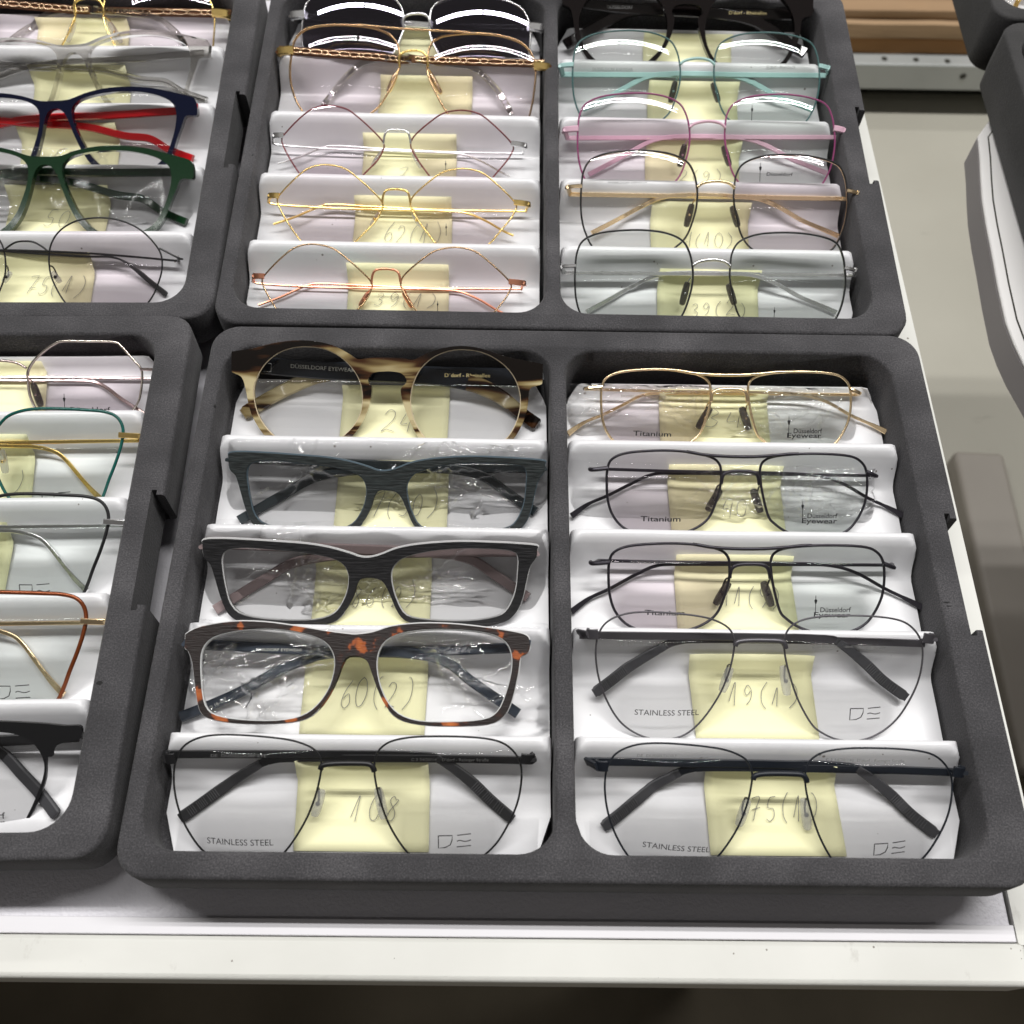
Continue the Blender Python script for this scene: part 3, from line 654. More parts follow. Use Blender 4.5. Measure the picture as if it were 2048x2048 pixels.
family('keyhole','M',4,'G', anch=[(330,400),(1728,410)],
 L=[(330,380),(347,300),(392,225),(460,170),(540,142),(620,137),(705,150),(785,190),(850,252),(890,325),(903,400),(895,475),(862,545),(810,600),(740,650),(620,678),(500,650),(405,575),(350,485)],
 R=[(1150,400),(1166,325),(1205,250),(1270,192),(1350,160),(1430,152),(1520,165),(1600,202),(1668,260),(1710,330),(1728,410),(1720,490),(1690,570),(1640,635),(1560,688),(1440,710),(1320,688),(1230,620),(1180,550),(1155,475)],
 outer=[(222,165),(250,160),(330,148),(430,122),(540,107),(640,109),(740,130),(820,170),(860,197),(885,205),(950,197),(1100,198),(1150,208),(1175,205),(1200,193),(1280,157),(1380,137),(1470,139),(1560,160),(1660,193),(1760,213),(1835,228),(1842,240),(1840,325),(1825,340),(1775,360),(1765,440),(1745,520),(1705,600),(1650,665),(1560,725),(1440,748),(1310,722),(1215,645),(1150,535),(1112,430),(1100,370),(1108,350),(1130,325),(1125,300),(1095,275),(1030,268),(960,275),(935,300),(930,325),(948,352),(945,400),(935,450),(900,535),(835,620),(740,690),(620,718),(490,690),(390,605),(320,490),(292,370),(280,320),(262,292),(225,275),(217,260),(217,175)],
 ends=[(240,215),(225,220),(1820,290),(1838,290)],
 tA=[(260,225),(700,265),(1200,290),(1450,325),(1620,400),(1730,490),(1815,550)],
 tB=[(1815,300),(1300,290),(950,268),(800,265),(650,295),(500,365),(380,430),(275,495)])
family('wood','M',2,'G', anch=[(68,1150),(1810,1180)],
 L=[(165,1235),(200,1198),(300,1188),(450,1200),(600,1215),(730,1240),(800,1275),(828,1330),(825,1400),(800,1470),(750,1535),(650,1568),(450,1570),(280,1545),(210,1490),(182,1400),(165,1300)],
 R=[(1050,1320),(1075,1270),(1130,1235),(1250,1206),(1400,1192),(1550,1192),(1680,1205),(1713,1240),(1712,1320),(1700,1420),(1660,1510),(1600,1552),(1450,1575),(1250,1570),(1130,1545),(1080,1470),(1055,1390)],
 outer=[(68,1150),(150,1144),(300,1150),(450,1160),(600,1171),(720,1190),(830,1220),(880,1238),(920,1243),(960,1238),(1010,1222),(1080,1195),(1200,1173),(1400,1160),(1600,1165),(1700,1170),(1810,1180),(1812,1200),(1808,1240),(1775,1290),(1755,1370),(1735,1460),(1700,1530),(1640,1578),(1500,1608),(1300,1610),(1150,1582),(1090,1535),(1050,1450),(1020,1385),(980,1352),(900,1350),(870,1385),(850,1450),(800,1535),(740,1582),(600,1612),(400,1608),(270,1580),(200,1535),(160,1450),(130,1350),(105,1275),(72,1240),(66,1180)],
 ends=[(85,1190),(70,1190),(1795,1210),(1808,1210)],
 tA=[(110,1165),(700,1190),(1200,1210),(1450,1245),(1620,1350),(1765,1450)],
 tB=[(1780,1200),(1100,1210),(800,1220),(560,1260),(380,1360),(130,1515)])
family('tortoise','M',1,'H', anch=[(130,160),(1780,180)],
 L=[(195,265),(230,197),(300,162),(420,141),(560,138),(700,160),(790,195),(835,250),(845,320),(820,420),(760,508),(680,562),(560,583),(400,580),(270,558),(215,508),(197,400)],
 R=[(1045,300),(1062,230),(1110,180),(1200,150),(1330,138),(1480,143),(1600,162),(1670,200),(1700,262),(1698,350),(1670,458),(1630,540),(1560,578),(1400,590),(1250,585),(1150,550),(1090,480),(1055,390)],
 outer=[(130,160),(200,128),(350,104),(500,106),(650,125),(800,150),(900,163),(950,166),(1030,155),(1120,127),(1250,113),(1400,115),(1550,130),(1700,152),(1768,170),(1785,200),(1780,250),(1742,275),(1730,350),(1700,480),(1660,560),(1580,600),(1400,608),(1250,600),(1150,572),(1090,512),(1050,430),(1020,345),(1000,295),(965,272),(910,272),(880,310),(850,390),(800,482),(730,558),(640,588),(500,597),(350,592),(235,570),(190,528),(170,420),(155,300),(135,245),(120,230),(122,180)],
 ends=[(140,200),(122,200),(1760,215),(1780,215)],
 tA=[(150,212),(500,232),(840,248),(1200,258),(1380,300),(1500,390),(1600,460),(1730,550)],
 tB=[(1750,235),(1300,250),(850,258),(700,290),(560,350),(380,448),(240,510),(100,565)])
family('panto','V',1,'A', sym=True, anch=[(245,880),(1065,950)],
 R=[(350,900),(400,862),(500,838),(620,830),(740,838),(850,865),(920,905),(945,960),(938,1040),(910,1130),(870,1210),(790,1275),(660,1300),(540,1275),(450,1195),(400,1110),(360,1020),(343,950)],
 outer=[(245,864),(330,860),(420,830),(530,808),(650,803),(780,813),(880,835),(960,857),(1040,880),(1062,905),(1068,950),(1060,988),(1000,988),(975,1040),(945,1110),(915,1190),(870,1260),(790,1320),(660,1345),(540,1318),(445,1240),(390,1155),(345,1050),(315,965),(285,922),(245,908)],
 ends=[(1040,930),(1062,940)],
 tA=[(-560,880),(0,965),(400,1010),(640,1075),(790,1100),(900,1170),(1030,1228)],
 tB=[(1050,960),(600,965),(100,962),(-200,1020),(-350,1100),(-500,1180)])
family('thin_round','V',0,'A', sym=True, anch=[(144,1385),(893,1430)],
 R=[(268,1400),(285,1330),(330,1270),(400,1228),(480,1208),(580,1204),(680,1222),(770,1265),(840,1330),(885,1400),(893,1480),(875,1560),(840,1640),(780,1710),(680,1755),(570,1760),(460,1735),(370,1680),(310,1590),(275,1500)],
 bridge=[(144,1332),(190,1338),(235,1362),(268,1388)],
 ends=[(880,1370),(985,1425)],
 tA=[(-700,1330),(0,1385),(440,1415),(620,1420),(720,1465),(830,1555),(920,1625)],
 tB=[(985,1442),(500,1402),(0,1385),(-200,1400),(-400,1500),(-560,1600)],
 pads=[(285,1500),(335,1560)])
family('octagon','D',4,'E', sym=True, anch=[(-35,400),(975,450)],
 R=[(185,425),(225,355),(305,282),(385,230),(440,215),(600,217),(780,220),(835,250),(905,330),(965,400),(976,460),(970,560),(950,640),(890,725),(830,790),(700,850),(420,850),(310,790),(250,700),(205,600),(188,500)],
 bridge=[(-35,350),(60,354),(130,370),(185,402)],
 ends=[(968,408),(1070,412)],
 tA=[(-1000,450),(0,485),(500,488),(650,498),(740,540),(850,622),(1000,715)],
 tB=[(1075,475),(500,468),(0,466),(-300,490),(-600,560),(-850,660)],
 pads=[(225,500),(285,670)])
family('wide_square','D',3,'E', sym=True, anch=[(-190,800),(842,850)],
 R=[(-50,850),(0,778),(60,727),(170,692),(300,680),(450,682),(600,690),(700,700),(775,725),(822,775),(842,850),(830,950),(800,1060),(760,1170),(720,1280),(670,1370),(560,1425),(350,1432),(200,1400),(70,1300),(0,1185),(-40,1080),(-58,960)],
 bridge=[(-190,770),(-140,775),(-90,800),(-52,840)],
 ends=[(820,862),(965,872)],
 tA=[(-1200,880),(0,935),(230,942),(370,975),(450,1030),(560,1160),(640,1250),(715,1320)],
 tB=[(970,900),(400,908),(0,915),(-300,930),(-500,1000),(-800,1150)],
 pads=[(10,960),(40,1130)])
family('browline','D',0,'F', sym=True, anch=[(-750,1050),(280,1210)],
 R=[(-600,1150),(-570,1060),(-480,1005),(-300,985),(-100,985),(0,995),(100,1010),(190,1050),(250,1120),(280,1200),(270,1290),(230,1400),(180,1510),(120,1610),(40,1680),(-100,1720),(-300,1710),(-450,1640),(-550,1500),(-600,1320)],
 outer=[(-750,960),(-500,940),(-200,925),(0,928),(250,940),(410,955),(500,955),(520,990),(505,1040),(430,1055),(360,1080),(335,1120),(330,1150),(296,1165),(290,1290),(250,1410),(198,1520),(130,1628),(40,1700),(-100,1738),(-300,1726),(-460,1655),(-565,1505),(-618,1320),(-640,1150),(-690,1090),(-750,1075)],
 ends=[(490,985),(515,1000)],
 tA=[(-1900,1000),(-700,1010),(-200,1060),(0,1120),(150,1270),(260,1390),(360,1525)],
 tB=[(510,1010),(0,1040),(-600,1040),(-900,1100),(-1200,1300)])

RC = 0.078
def centre(g, i):
    lp = g.f['LR'[i]]; xs = [p.x for p in lp]; ys = [p.y for p in lp]
    return Vector(((min(xs)+max(xs))/2,(min(ys)+max(ys))/2,0))
def surf(g, i, x, y, w0=0.0):
    c = centre(g,i); lp = g.f['LR'[i]]; rad = getattr(g,'rc',RC)
    m_ = sum((p.x-c.x)**2+(p.y-c.y)**2 for p in lp)/len(lp)
    return w0 + (m_-(x-c.x)**2-(y-c.y)**2)/(2*rad)
def poly_dome(bm, g, i, loop, w0, rings=9):
    c = centre(g,i); grid = []
    for k in range(rings):
        f = 1-k/rings
        grid.append([bm.verts.new((c.x+(p.x-c.x)*f, c.y+(p.y-c.y)*f, surf(g,i,c.x+(p.x-c.x)*f,c.y+(p.y-c.y)*f,w0))) for p in loop])
    ctr = bm.verts.new((c.x,c.y,surf(g,i,c.x,c.y,w0))); n = len(loop)
    for a,b in zip(grid[:-1],grid[1:]):
        for j in range(n): bm.faces.new((a[j],a[(j+1)%n],b[(j+1)%n],b[j]))
    for j in range(n): bm.faces.new((grid[-1][j],grid[-1][(j+1)%n],ctr))
def shrink(loop, d):
    n = len(loop); out = []; c = sum(loop, Vector())/n
    for i in range(n):
        t = (loop[(i+1)%n]-loop[i-1]).normalized(); s = Vector((t.y,-t.x,0))
        if s.dot(c-loop[i]) < 0: s = -s
        out.append(loop[i]+s*d)
    return out
def nearest(loop, p): return min(loop, key=lambda q:(q-p).length)
class Glasses:
    def __init__(s, fam, t, row, c, a, b, name, label, cat='glasses', group=None):
        f = s.f = FAM[fam]; pl = s.pl = Plane(t,row,c); s.c = c
        A, B = f['anch']; A2, B2 = pl.uv(cp(c,a)), pl.uv(cp(c,b))
        d, d2 = B-A, B2-A2; s.k = d2.length/d.length; rot = math.atan2(d2.y,d2.x)-math.atan2(d.y,d.x)
        F = Matrix((Vector((1,0,0)),pl.VV,pl.NN)).transposed().to_4x4(); F.translation = pl.B
        s.M = pl.T @ F @ Matrix.Translation((A2.x,A2.y,0)) @ Matrix.Rotation(rot,4,'Z') @ Matrix.Diagonal((s.k,s.k,s.k,1)) @ Matrix.Translation((-A.x,-A.y,0))
        mid = (A+B)/2 if not fam in SYMF else A
        s.off = mid; s.TL = pl.T.inverted() @ s.M
        s.rc = 0.16 if 'outer' in f else RC
        s.root = thing(name, s.M @ Matrix.Translation(mid), label, cat, group)
        s.MM = s.M   # family-local -> world
    def put(s, nm, bm, mt, parent=None, sharp=38):
        bmesh.ops.translate(bm, verts=bm.verts[:], vec=-s.off)
        return obj(nm, bm, mt, parent or s.root, sharp)
    def clearfloor(s, Q):
        out = []; cs, sn = math.cos(s.pl.th), math.sin(s.pl.th)
        for p in Q:
            dw = 0
            for _ in range(22):
                q = s.TL @ (p+Vector((0,0,dw/s.k)))
                if q.z >= facez(q.y, s.pl.yl)+0.0021: break
                dw += 0.0006
            out.append(p+Vector((0,0,dw/s.k)))
        return out
    def loc(s, p, wv=0.0, c=None):
        """photo pixel -> family-local coordinates on the plane w"""
        q = hit(cp(c or s.c,p), s.M, Vector((0,0,wv)), Vector((0,0,1))); return q
SYMF = ('panto','thin_round','octagon','wide_square','browline')
def lenses(g, mats, sag=0.0022, w0=0.0002, sm=True, ins=0.0002):
    g.lens = []; g.w0 = w0
    for i,key in enumerate('LR'):
        lp = smooth_closed(g.f[key], 4); lp = [Vector((p.x,p.y,0)) for p in lp]
        bm = bmesh.new(); poly_dome(bm, g, i, shrink(lp, ins), w0); c = centre(g,i)-g.off; rad = getattr(g,'rc',RC)
        o = g.put('lens', bm, mats[i], sharp=0); me = o.data
        if me.polygons[0].normal.z < 0: me.flip_normals()
        me.normals_split_custom_set_from_vertices([Vector(((v.co.x-c.x)/rad,(v.co.y-c.y)/rad,1)).normalized() for v in me.vertices])
        g.lens.append(o)
def temples(g, m, wd, th, tip=None, tipw=None, tipm=None, tipfrac=0.45, round_=False, hinge=None, dz=0):
    """wd, th in mm of the bar; tip: material of a separate temple tip"""
    out = []; g.tQ = []
    for i,key in enumerate(('tA','tB')):
        P_ = [Vector(p)+Vector((0,0,dz)) for p in g.f[key]]
        Q = g.clearfloor(smooth_open(P_, 8)); g.tQ.append([q+Vector((0,0,(wd*0.0005 if round_ else th*0.0005)+0.00015)) for q in Q]); n = len(Q); cut = int(n*(1-tipfrac))
        bm = bmesh.new()
        W = (lambda t: (wd+(tipw-wd)*max(0,(t-(1-tipfrac))/tipfrac)**0.8 if tipw and not tip else wd)*0.001)
        if tip:
            if round_: tube(bm, Q[:cut+2], wd*0.0005)
            else: ribbon(bm, Q[:cut+2], wd*0.001, th*0.001)
        elif round_: tube(bm, Q, lambda t: W(t)*0.5, sx=1.0)
        else: ribbon(bm, Q, W, th*0.001)
        # hinge root joining the end piece
        e = g.f['ends'][i][1]; a = P_[0]
        hb = [Vector((e.x,e.y,-0.0005)), Vector(((e.x+a.x)/2,(e.y+a.y)/2,(a.z-0.0005)*0.5)), a]
        ribbon(bm, hb, min(wd,4.5)*0.001, 0.0016)
        o = g.put('temple', bm, m)
        if tip:
            bm = bmesh.new(); tw = tipw or wd
            def WT(t): return (wd+(tw-wd)*min(1,t*2.2))*0.001*(1 if t < 0.96 else 0.8)
            def TT(t): return (th+0.8)*0.001
            sweep(bm, Q[cut:], lambda i_,t: rbox(WT(t), TT(t)*(0.6 if t > 0.97 else 1)))
            to = g.put('temple_tip', bm, tip, o)
            bm = None
        out.append(o)
    g.temples = out; return out
def pads(g, m, arm, size=(0.0019,0.0010)):
    for i in (0,1):
        a, b = g.f['pads'][i]; L_ = (a-b).length/2; c = (a+b)/2; t = (a-b).normalized()
        bm = bmesh.new(); tube(bm, [c+t*L_*q for q in (-1,-.93,-.7,-.35,0,.35,.7,.93,1)], lambda u: size[0]*max(0.10,math.sqrt(max(0,1-abs(2*u-1)**2.6))), n=10, sx=1.0)
        g.put('nose_pad', bm, m)
        rim = [Vector((p.x,p.y,surf(g,i,p.x,p.y))) for p in smooth_closed(g.f['LR'[i]],3)]
        r0 = nearest(rim, Vector((a.x,a.y,0))+(Vector((0,0.002,0)))); bm = bmesh.new()
        tube(bm, smooth_open([r0, Vector((r0.x*.6+c.x*.4, r0.y*.7+c.y*.3+0.001,-0.004)), Vector((c.x,c.y+L_*0.2,-0.0062)), c],5), 0.00042, n=6)
        bmesh.ops.create_uvsphere(bm, u_segments=8, v_segments=6, radius=0.0010, matrix=Matrix.Translation(c+Vector((0,0,0.0010))))
        g.put('pad_arm', bm, arm)
def wire(g, rimm, r=0.55, bridgem=None, browm=None, endm=None, br=0.75, endw=1.5, endt=1.5, inner=None, endround=False):
    for i,key in enumerate('LR'):
        lp = [Vector((p.x,p.y,surf(g,i,p.x,p.y))) for p in smooth_closed(g.f[key],5)]
        bm = bmesh.new(); tube(bm, lp, r*0.001, True, 8)
        o = g.put('rim', bm, rimm, sharp=0)
        if inner:
            bm = bmesh.new(); tube(bm, [p+Vector((0,0,-0.0007)) for p in shrink(lp,0.0001)], r*0.001*0.9, True, 8); g.put('rim_back', bm, inner, o, sharp=0)
    bm = bmesh.new(); tube(bm, [Vector((p.x,p.y,0.0006*(1-abs(2*i/(len(g.f['bridge'])-1)-1)))) for i,p in enumerate(g.f['bridge'])] and smooth_open([Vector((p.x,p.y,0.0006)) for p in g.f['bridge']],5), br*0.001)
    g.put('bridge', bm, bridgem or rimm, sharp=0)
    if 'brow' in g.f:
        bm = bmesh.new(); tube(bm, smooth_open([Vector((p.x,p.y,0.0006)) for p in g.f['brow']],5), br*0.0009); g.put('brow_bar', bm, browm or rimm, sharp=0)
    for i in (0,1):
        a, b = g.f['ends'][i]; bm = bmesh.new()
        pts = [Vector((a.x,a.y,0)), Vector(((a.x+b.x)/2,(a.y+b.y)/2,-0.0002)), Vector((b.x,b.y,-0.0016)), Vector((b.x+(b.x-a.x)*0.08,b.y,-0.0045))]
        if endround: tube(bm, smooth_open(pts,4), endw*0.0005)
        else: ribbon(bm, smooth_open(pts,4), endw*0.001, endt*0.001)
        g.put('end_piece', bm, endm or bridgem or rimm)
def acetate(g, m, edge=None, th=3.6, bev=0.5, back=None, ring=None):
    o2 = smooth_closed([Vector((p.x,p.y,0)) for p in g.f['outer']],3)
    hs = [smooth_closed([Vector((p.x,p.y,0)) for p in g.f[k]],3) for k in 'LR']
    bm = bmesh.new(); plate(bm, o2, hs, -th*0.001*(0.26 if edge else 1), 0)
    o = g.put('frame_front', bm, m, sharp=30); bevelled(o, bev*0.001, 3 if bev > 0.6 else 2, 30)
    if edge:
        bm = bmesh.new(); e = lambda l,d: [p for p in shrink(l,d)]
        plate(bm, [p+Vector((0,0.0002,0)) for p in e(o2,-0.00045)], [e(h,0.00040) for h in hs], -th*0.00058, -th*0.00027)
        g.put('laminate_edge', bm, edge, o, sharp=30)
        bm = bmesh.new(); plate(bm, e(o2,0.00005), hs, -th*0.001, -th*0.00059)
        g.put('frame_back', bm, back or m, o, sharp=30)
    if ring:
        for h_ in hs:
            bm = bmesh.new(); tube(bm, [Vector((p.x,p.y,-0.0006)) for p in shrink(h_,0.0001)], 0.00032, True, 6); g.put('inner_edge_or_highlight', bm, ring, o, sharp=0)
    return o
def dome_w(g, i, p, w0, sag): return surf(g, i, p.x, p.y, g.w0)
FONT = {}
def text_mesh(body, bold=False):
    cu = bpy.data.curves.new('t','FONT'); cu.body = body; cu.resolution_u = 3
    if bold: cu.offset = 0.012
    o = bpy.data.objects.new('t', cu); col.objects.link(o)
    dg = bpy.context.evaluated_depsgraph_get(); dg.update()
    me = bpy.data.meshes.new_from_object(o.evaluated_get(dg)); bpy.data.objects.remove(o); bpy.data.curves.remove(cu)
    return me
def print_text(g, body, a, b, h, m, on='lens', lens=1, c=None, wv=None, xs=1.0, bold=False, w0=0.0002, sag=0.0022, flip=False):
    """baseline from photo pixel a to b, letter height h photo-crop pixels"""
    me = text_mesh(body, bold); vs = [v.co.copy() for v in me.vertices]; fs = [tuple(p.vertices) for p in me.polygons]; bpy.data.meshes.remove(me)
    if not vs: return
    x0, x1 = min(v.x for v in vs), max(v.x for v in vs); cap = 0.70
    base_w = wv if wv is not None else w0+sag*0.5
    A, B = g.loc(a,base_w,c), g.loc(b,base_w,c); C = g.loc((a[0],a[1]-h),base_w,c)
    U = (B-A)/(x1-x0); V = Vector((-U.y,U.x,0)).normalized()*((C-A).length/cap)
    if flip: pass
    bm = bmesh.new(); nv = []
    for v in vs:
        p = A+U*(v.x-x0)+V*v.y
        p.z = max(min(tq, key=lambda q:(q.x-p.x)**2+(q.y-p.y)**2).z for tq in g.tQ)+0.0001 if on != 'lens' else dome_w(g,lens,p,w0,sag)+0.00006
        nv.append(bm.verts.new(p))
    for f in fs:
        try: bm.faces.new([nv[i] for i in f])
        except ValueError: pass
    bmesh.ops.translate(bm, verts=bm.verts[:], vec=-g.off)
    me = bpy.data.meshes.new('printed_text'); bm.to_mesh(me); bm.free(); me.materials.append(m)
    o = bpy.data.objects.new('printed_text', me); col.objects.link(o)
    o.parent = g.lens[lens] if on == 'lens' else g.temples[lens]
    return o
def strokes(g, lines, wid, lens=1, c=None, w0=0.0002, sag=0.0022, nm='printed_mark', sm=False):
    bm = bmesh.new()
    for l in lines:
        ps = [g.loc(p,w0+sag*0.5,c) for p in l]
        if sm: ps = smooth_open(ps,5)
        for p in ps: p.z = dome_w(g,lens,p,w0,sag)+0.00008
        sweep(bm, ps, lambda i,t: [(wid*0.0005,0),(0,0.00003),(-wid*0.0005,0),(0,-0.00003)])
    bmesh.ops.translate(bm, verts=bm.verts[:], vec=-g.off)
    o = obj(nm, bm, PRINT, None, sharp=0); o.parent = g.lens[lens]; return o
def logo_de(g, x0, y0, x1, y1, sk=0.0, c=None):
    """letter D and a three-stroke E with a wavy middle bar"""
    w_, h_ = x1-x0, y1-y0
    q = lambda u,v: (x0+u*w_, y0+v*h_-sk*u*h_)
    D = [q(0.0,0.0),q(0.0,1.0),q(0.20,0.97),q(0.36,0.78),q(0.42,0.40),q(0.43,0.02),q(0.0,0.0)]
    strokes(g, [D], 0.42, c=c)
    strokes(g, [[q(0.58,0.02),q(1.0,-0.03)],[q(0.56,0.96),q(1.0,0.93)]], 0.40, c=c)
    strokes(g, [[q(0.57,0.50),q(0.66,0.44),q(0.78,0.53),q(0.88,0.54),q(1.0,0.46)]], 0.40, c=c, sm=True)
def tower(g, x, y0, h, c=None, lens=1, lean=0.0):
    """slim television tower mark"""
    strokes(g, [[(x,y0),(x,y0+h)]], 0.3, lens, c)
    bm = bmesh.new(); ps = [g.loc(p,0.0013,c) for p in ((x-0.075*h,y0+0.26*h),(x-0.05*h,y0+0.20*h),(x+0.05*h,y0+0.20*h),(x+0.075*h,y0+0.26*h),(x+0.03*h,y0+0.42*h),(x-0.03*h,y0+0.42*h))]
    for p in ps: p.z = dome_w(g,lens,p,0.0002,0.0022)+0.0001
    bm.faces.new([bm.verts.new(p) for p in ps]); bmesh.ops.translate(bm, verts=bm.verts[:], vec=-g.off)
    o = obj('tower_mark', bm, PRINT, None, sharp=0); o.parent = g.lens[lens]
def chain(g, i, m, f0=0.06, f1=0.5, n=16, zoff=0.0):
    key = ('tA','tB')[i]; Q = g.clearfloor(smooth_open([Vector(p) for p in g.f[key]],12)); bm = bmesh.new(); N_ = len(Q)
    for k in range(n):
        a = Q[int((f0+(f1-f0)*k/n)*N_)]; b = Q[min(N_-1,int((f0+(f1-f0)*(k+1)/n)*N_))]
        c = (a+b)/2+Vector((0,0,0.0012)); t = (b-a); L_ = t.length*0.56; t.normalize(); s = Vector((-t.y,t.x,0))
        tube(bm, [c+t*math.cos(2*math.pi*j/10)*L_+s*math.sin(2*math.pi*j/10)*0.0013 for j in range(10)], 0.00036, True, 6)
    g.put('temple_chain', bm, m, g.temples[i], sharp=0)
def ribs(g, n=14):
    """moulded grip lines across the last part of each temple tip"""
    for i,key in enumerate(('tA','tB')):
        Q = g.clearfloor(smooth_open([Vector(p) for p in g.f[key]],12)); N_ = len(Q); bm = bmesh.new()
        for k in range(n):
            j = int(N_*(0.73+0.20*k/n)); a, b = Q[j-1], Q[j+1]; t = (b-a).normalized(); s = Vector((-t.y,t.x,0)); c = Q[j]+Vector((0,0,0.00115))
            tube(bm, [c-s*0.0019, c+s*0.0019], 0.00022, n=6)
        tip = [o for o in g.temples[i].children if o.name.startswith('temple_tip')][0]
        g.put('grip_ribs', bm, RIBM, tip)

GRP = 'spectacle frames standing in the tray inserts'
def G(fam, t, row, c, a, b, label, name='glasses', cat='glasses', grp=GRP): return Glasses(fam,t,row,c,a,b,name,label,cat,grp)

# foreground tray, left side
def stainless(t, row, c, a, b, label, m, rub, padm=PADM):
    g = G('stainless',t,row,c,a,b,label)
    wire(g, m, 0.42, bridgem=m, br=1.15, endw=4.2, endt=1.2)
    lenses(g, (LENS,LENS), 0.0016); temples(g, m, 3.3, 1.0, tip=rub, tipw=4.6, tipfrac=0.50); pads(g, padm, m, (0.0021,0.001)); ribs(g); return g
g = stainless('M',0,'H',(65,850),(1745,850),'thin black stainless steel glasses with black ribbed temple tips, over the note marked 108',BLACKM,RUBBER)
print_text(g,'STAINLESS STEEL',(233,1168),(553,1175),32,PRINT,lens=0)
logo_de(g,1347,1122,1503,1186,0.10)
print_text(g,'DE  DÜSSELDORF EYE',(248,756),(515,757),14,PRINTG,'t',0,wv=-0.0108)
print_text(g,'C 3 54/20/140  D\'dorf - Ratinger Straße',(1218,760),(1588,762),13,PRINTG,'t',1,wv=-0.0142)
g = stainless('M',1,'J',(150,212),(1512,227),'dark grey stainless steel glasses with grey ribbed tips, over the note marked 19 (1)',GREYM,RUBBERG)
print_text(g,'STAINLESS STEEL',(308,472),(575,474),24,PRINT,lens=0); logo_de(g,1198,442,1324,492,0.06)
print_text(g,'DE  DÜSSELDORF EYE',(240,180),(440,182),12,PRINTG,'t',0,wv=-0.0108)
print_text(g,'C 2 54/20/140  D\'dorf - Ratinger Straße',(1030,184),(1335,190),11,PRINTG,'t',1,wv=-0.0142)
g = stainless('M',0,'J',(188,765),(1635,787),'dark navy stainless steel glasses with ribbed tips, in the front right of the foreground tray',NAVYM,RUBBERG)
print_text(g,'STAINLESS STEEL',(340,1018),(618,1042),24,PRINT,lens=0); logo_de(g,1296,1000,1425,1050,0.20)
print_text(g,'DE  DÜSSELDORF',(320,652),(485,654),12,PRINTG,'t',0,wv=-0.0108)
print_text(g,'C 2 54/20/140  D\'dorf - Ratinger Straße',(1095,658),(1420,664),11,PRINTG,'t',1,wv=-0.0142)

import numpy as np
def bag(g, label, u0, v0, u1, v1, seed, amp=0.0010, w0=-0.0066, n=52):
    """crumpled clear film lying over the glasses; extents are photo-crop pixels"""
    A, B = g.loc((u0,v1)), g.loc((u1,v0)); W_, H_ = B.x-A.x, B.y-A.y; nx, ny = int(W_/0.00055), int(H_/0.00055)
    rg = np.random.RandomState(int(seed*10)); X, Y = np.meshgrid(np.linspace(0,W_,nx+1), np.linspace(0,H_,ny+1))
    Z = np.zeros_like(X); CR = np.zeros_like(X)
    for k in range(7): # broad folds
        a = rg.uniform(0,math.pi); f = rg.uniform(60,190); Z += amp*0.30*np.sin((X*math.cos(a)+Y*math.sin(a))*f+rg.uniform(0,6)+1.5*np.sin(X*rg.uniform(30,90)+rg.uniform(0,6)))
    cl = [(rg.uniform(0.03,0.97)*W_, rg.uniform(0.1,0.9)*H_) for _ in range(7)]
    for k in range(n): # sharp creases radiating from a few pinched spots
        cx, cy = cl[k%7]; cx += rg.normal(0,0.006); cy += rg.normal(0,0.005)
        a = rg.normal(0,0.55) if rg.rand() < 0.65 else rg.uniform(0,math.pi); ln = rg.uniform(0.005,0.030)
        dx, dy = math.cos(a), math.sin(a); bend = rg.normal(0,14)
        s = (X-cx)*dx+(Y-cy)*dy; t = -(X-cx)*dy+(Y-cy)*dx + bend*s*s + 0.0004*np.sin(s*900+k)
        wd = rg.uniform(0.0010,0.0024)*(1-0.5*np.clip(np.abs(s)/ln,0,1))
        c_ = (0.5+0.5*np.cos(np.pi*np.clip(t/wd,-1,1)))*np.clip(1.2-np.abs(s)/ln*1.2,0,1)
        CR = np.maximum(CR, c_); Z += rg.uniform(0.5,1.0)*wd*1.15*c_
    EX = np.minimum(X,W_-X)/W_; EY = np.minimum(Y,H_-Y)/H_
    Z = w0 + Z - 0.006*np.clip(1-EX/0.05,0,1)**2 - 0.003*np.clip(1-EY/0.06,0,1)**2
    bm = bmesh.new(); rows = []
    for j in range(ny+1):
        row = []
        for i in range(nx+1):
            x = A.x+X[j,i]; y = A.y+Y[j,i]
            jx = 0.0014*noise.noise(Vector((y*60,seed,1)))*(1 if EX[j,i] < 0.1 else 0.2); jy = 0.0018*noise.noise(Vector((x*45,seed,4)))*(1 if EY[j,i] < 0.1 else 0.2)
            row.append(bm.verts.new((x+jx,y+jy,float(Z[j,i]))))
        rows.append(row)
    for a,b in zip(rows[:-1],rows[1:]):
        for i in range(nx): bm.faces.new((a[i],a[i+1],b[i+1],b[i]))
    bmesh.ops.translate(bm, verts=bm.verts[:], vec=-g.off)
    o = obj('plastic_bag', bm, FILM, sharp=0)
    at = o.data.attributes.new('crease','FLOAT','POINT'); at.data.foreach_set('value', CR.ravel().astype('f'))
    o.matrix_world = g.root.matrix_world.copy()
    return tag(o, label, 'plastic bag', 'clear bags over some glasses')

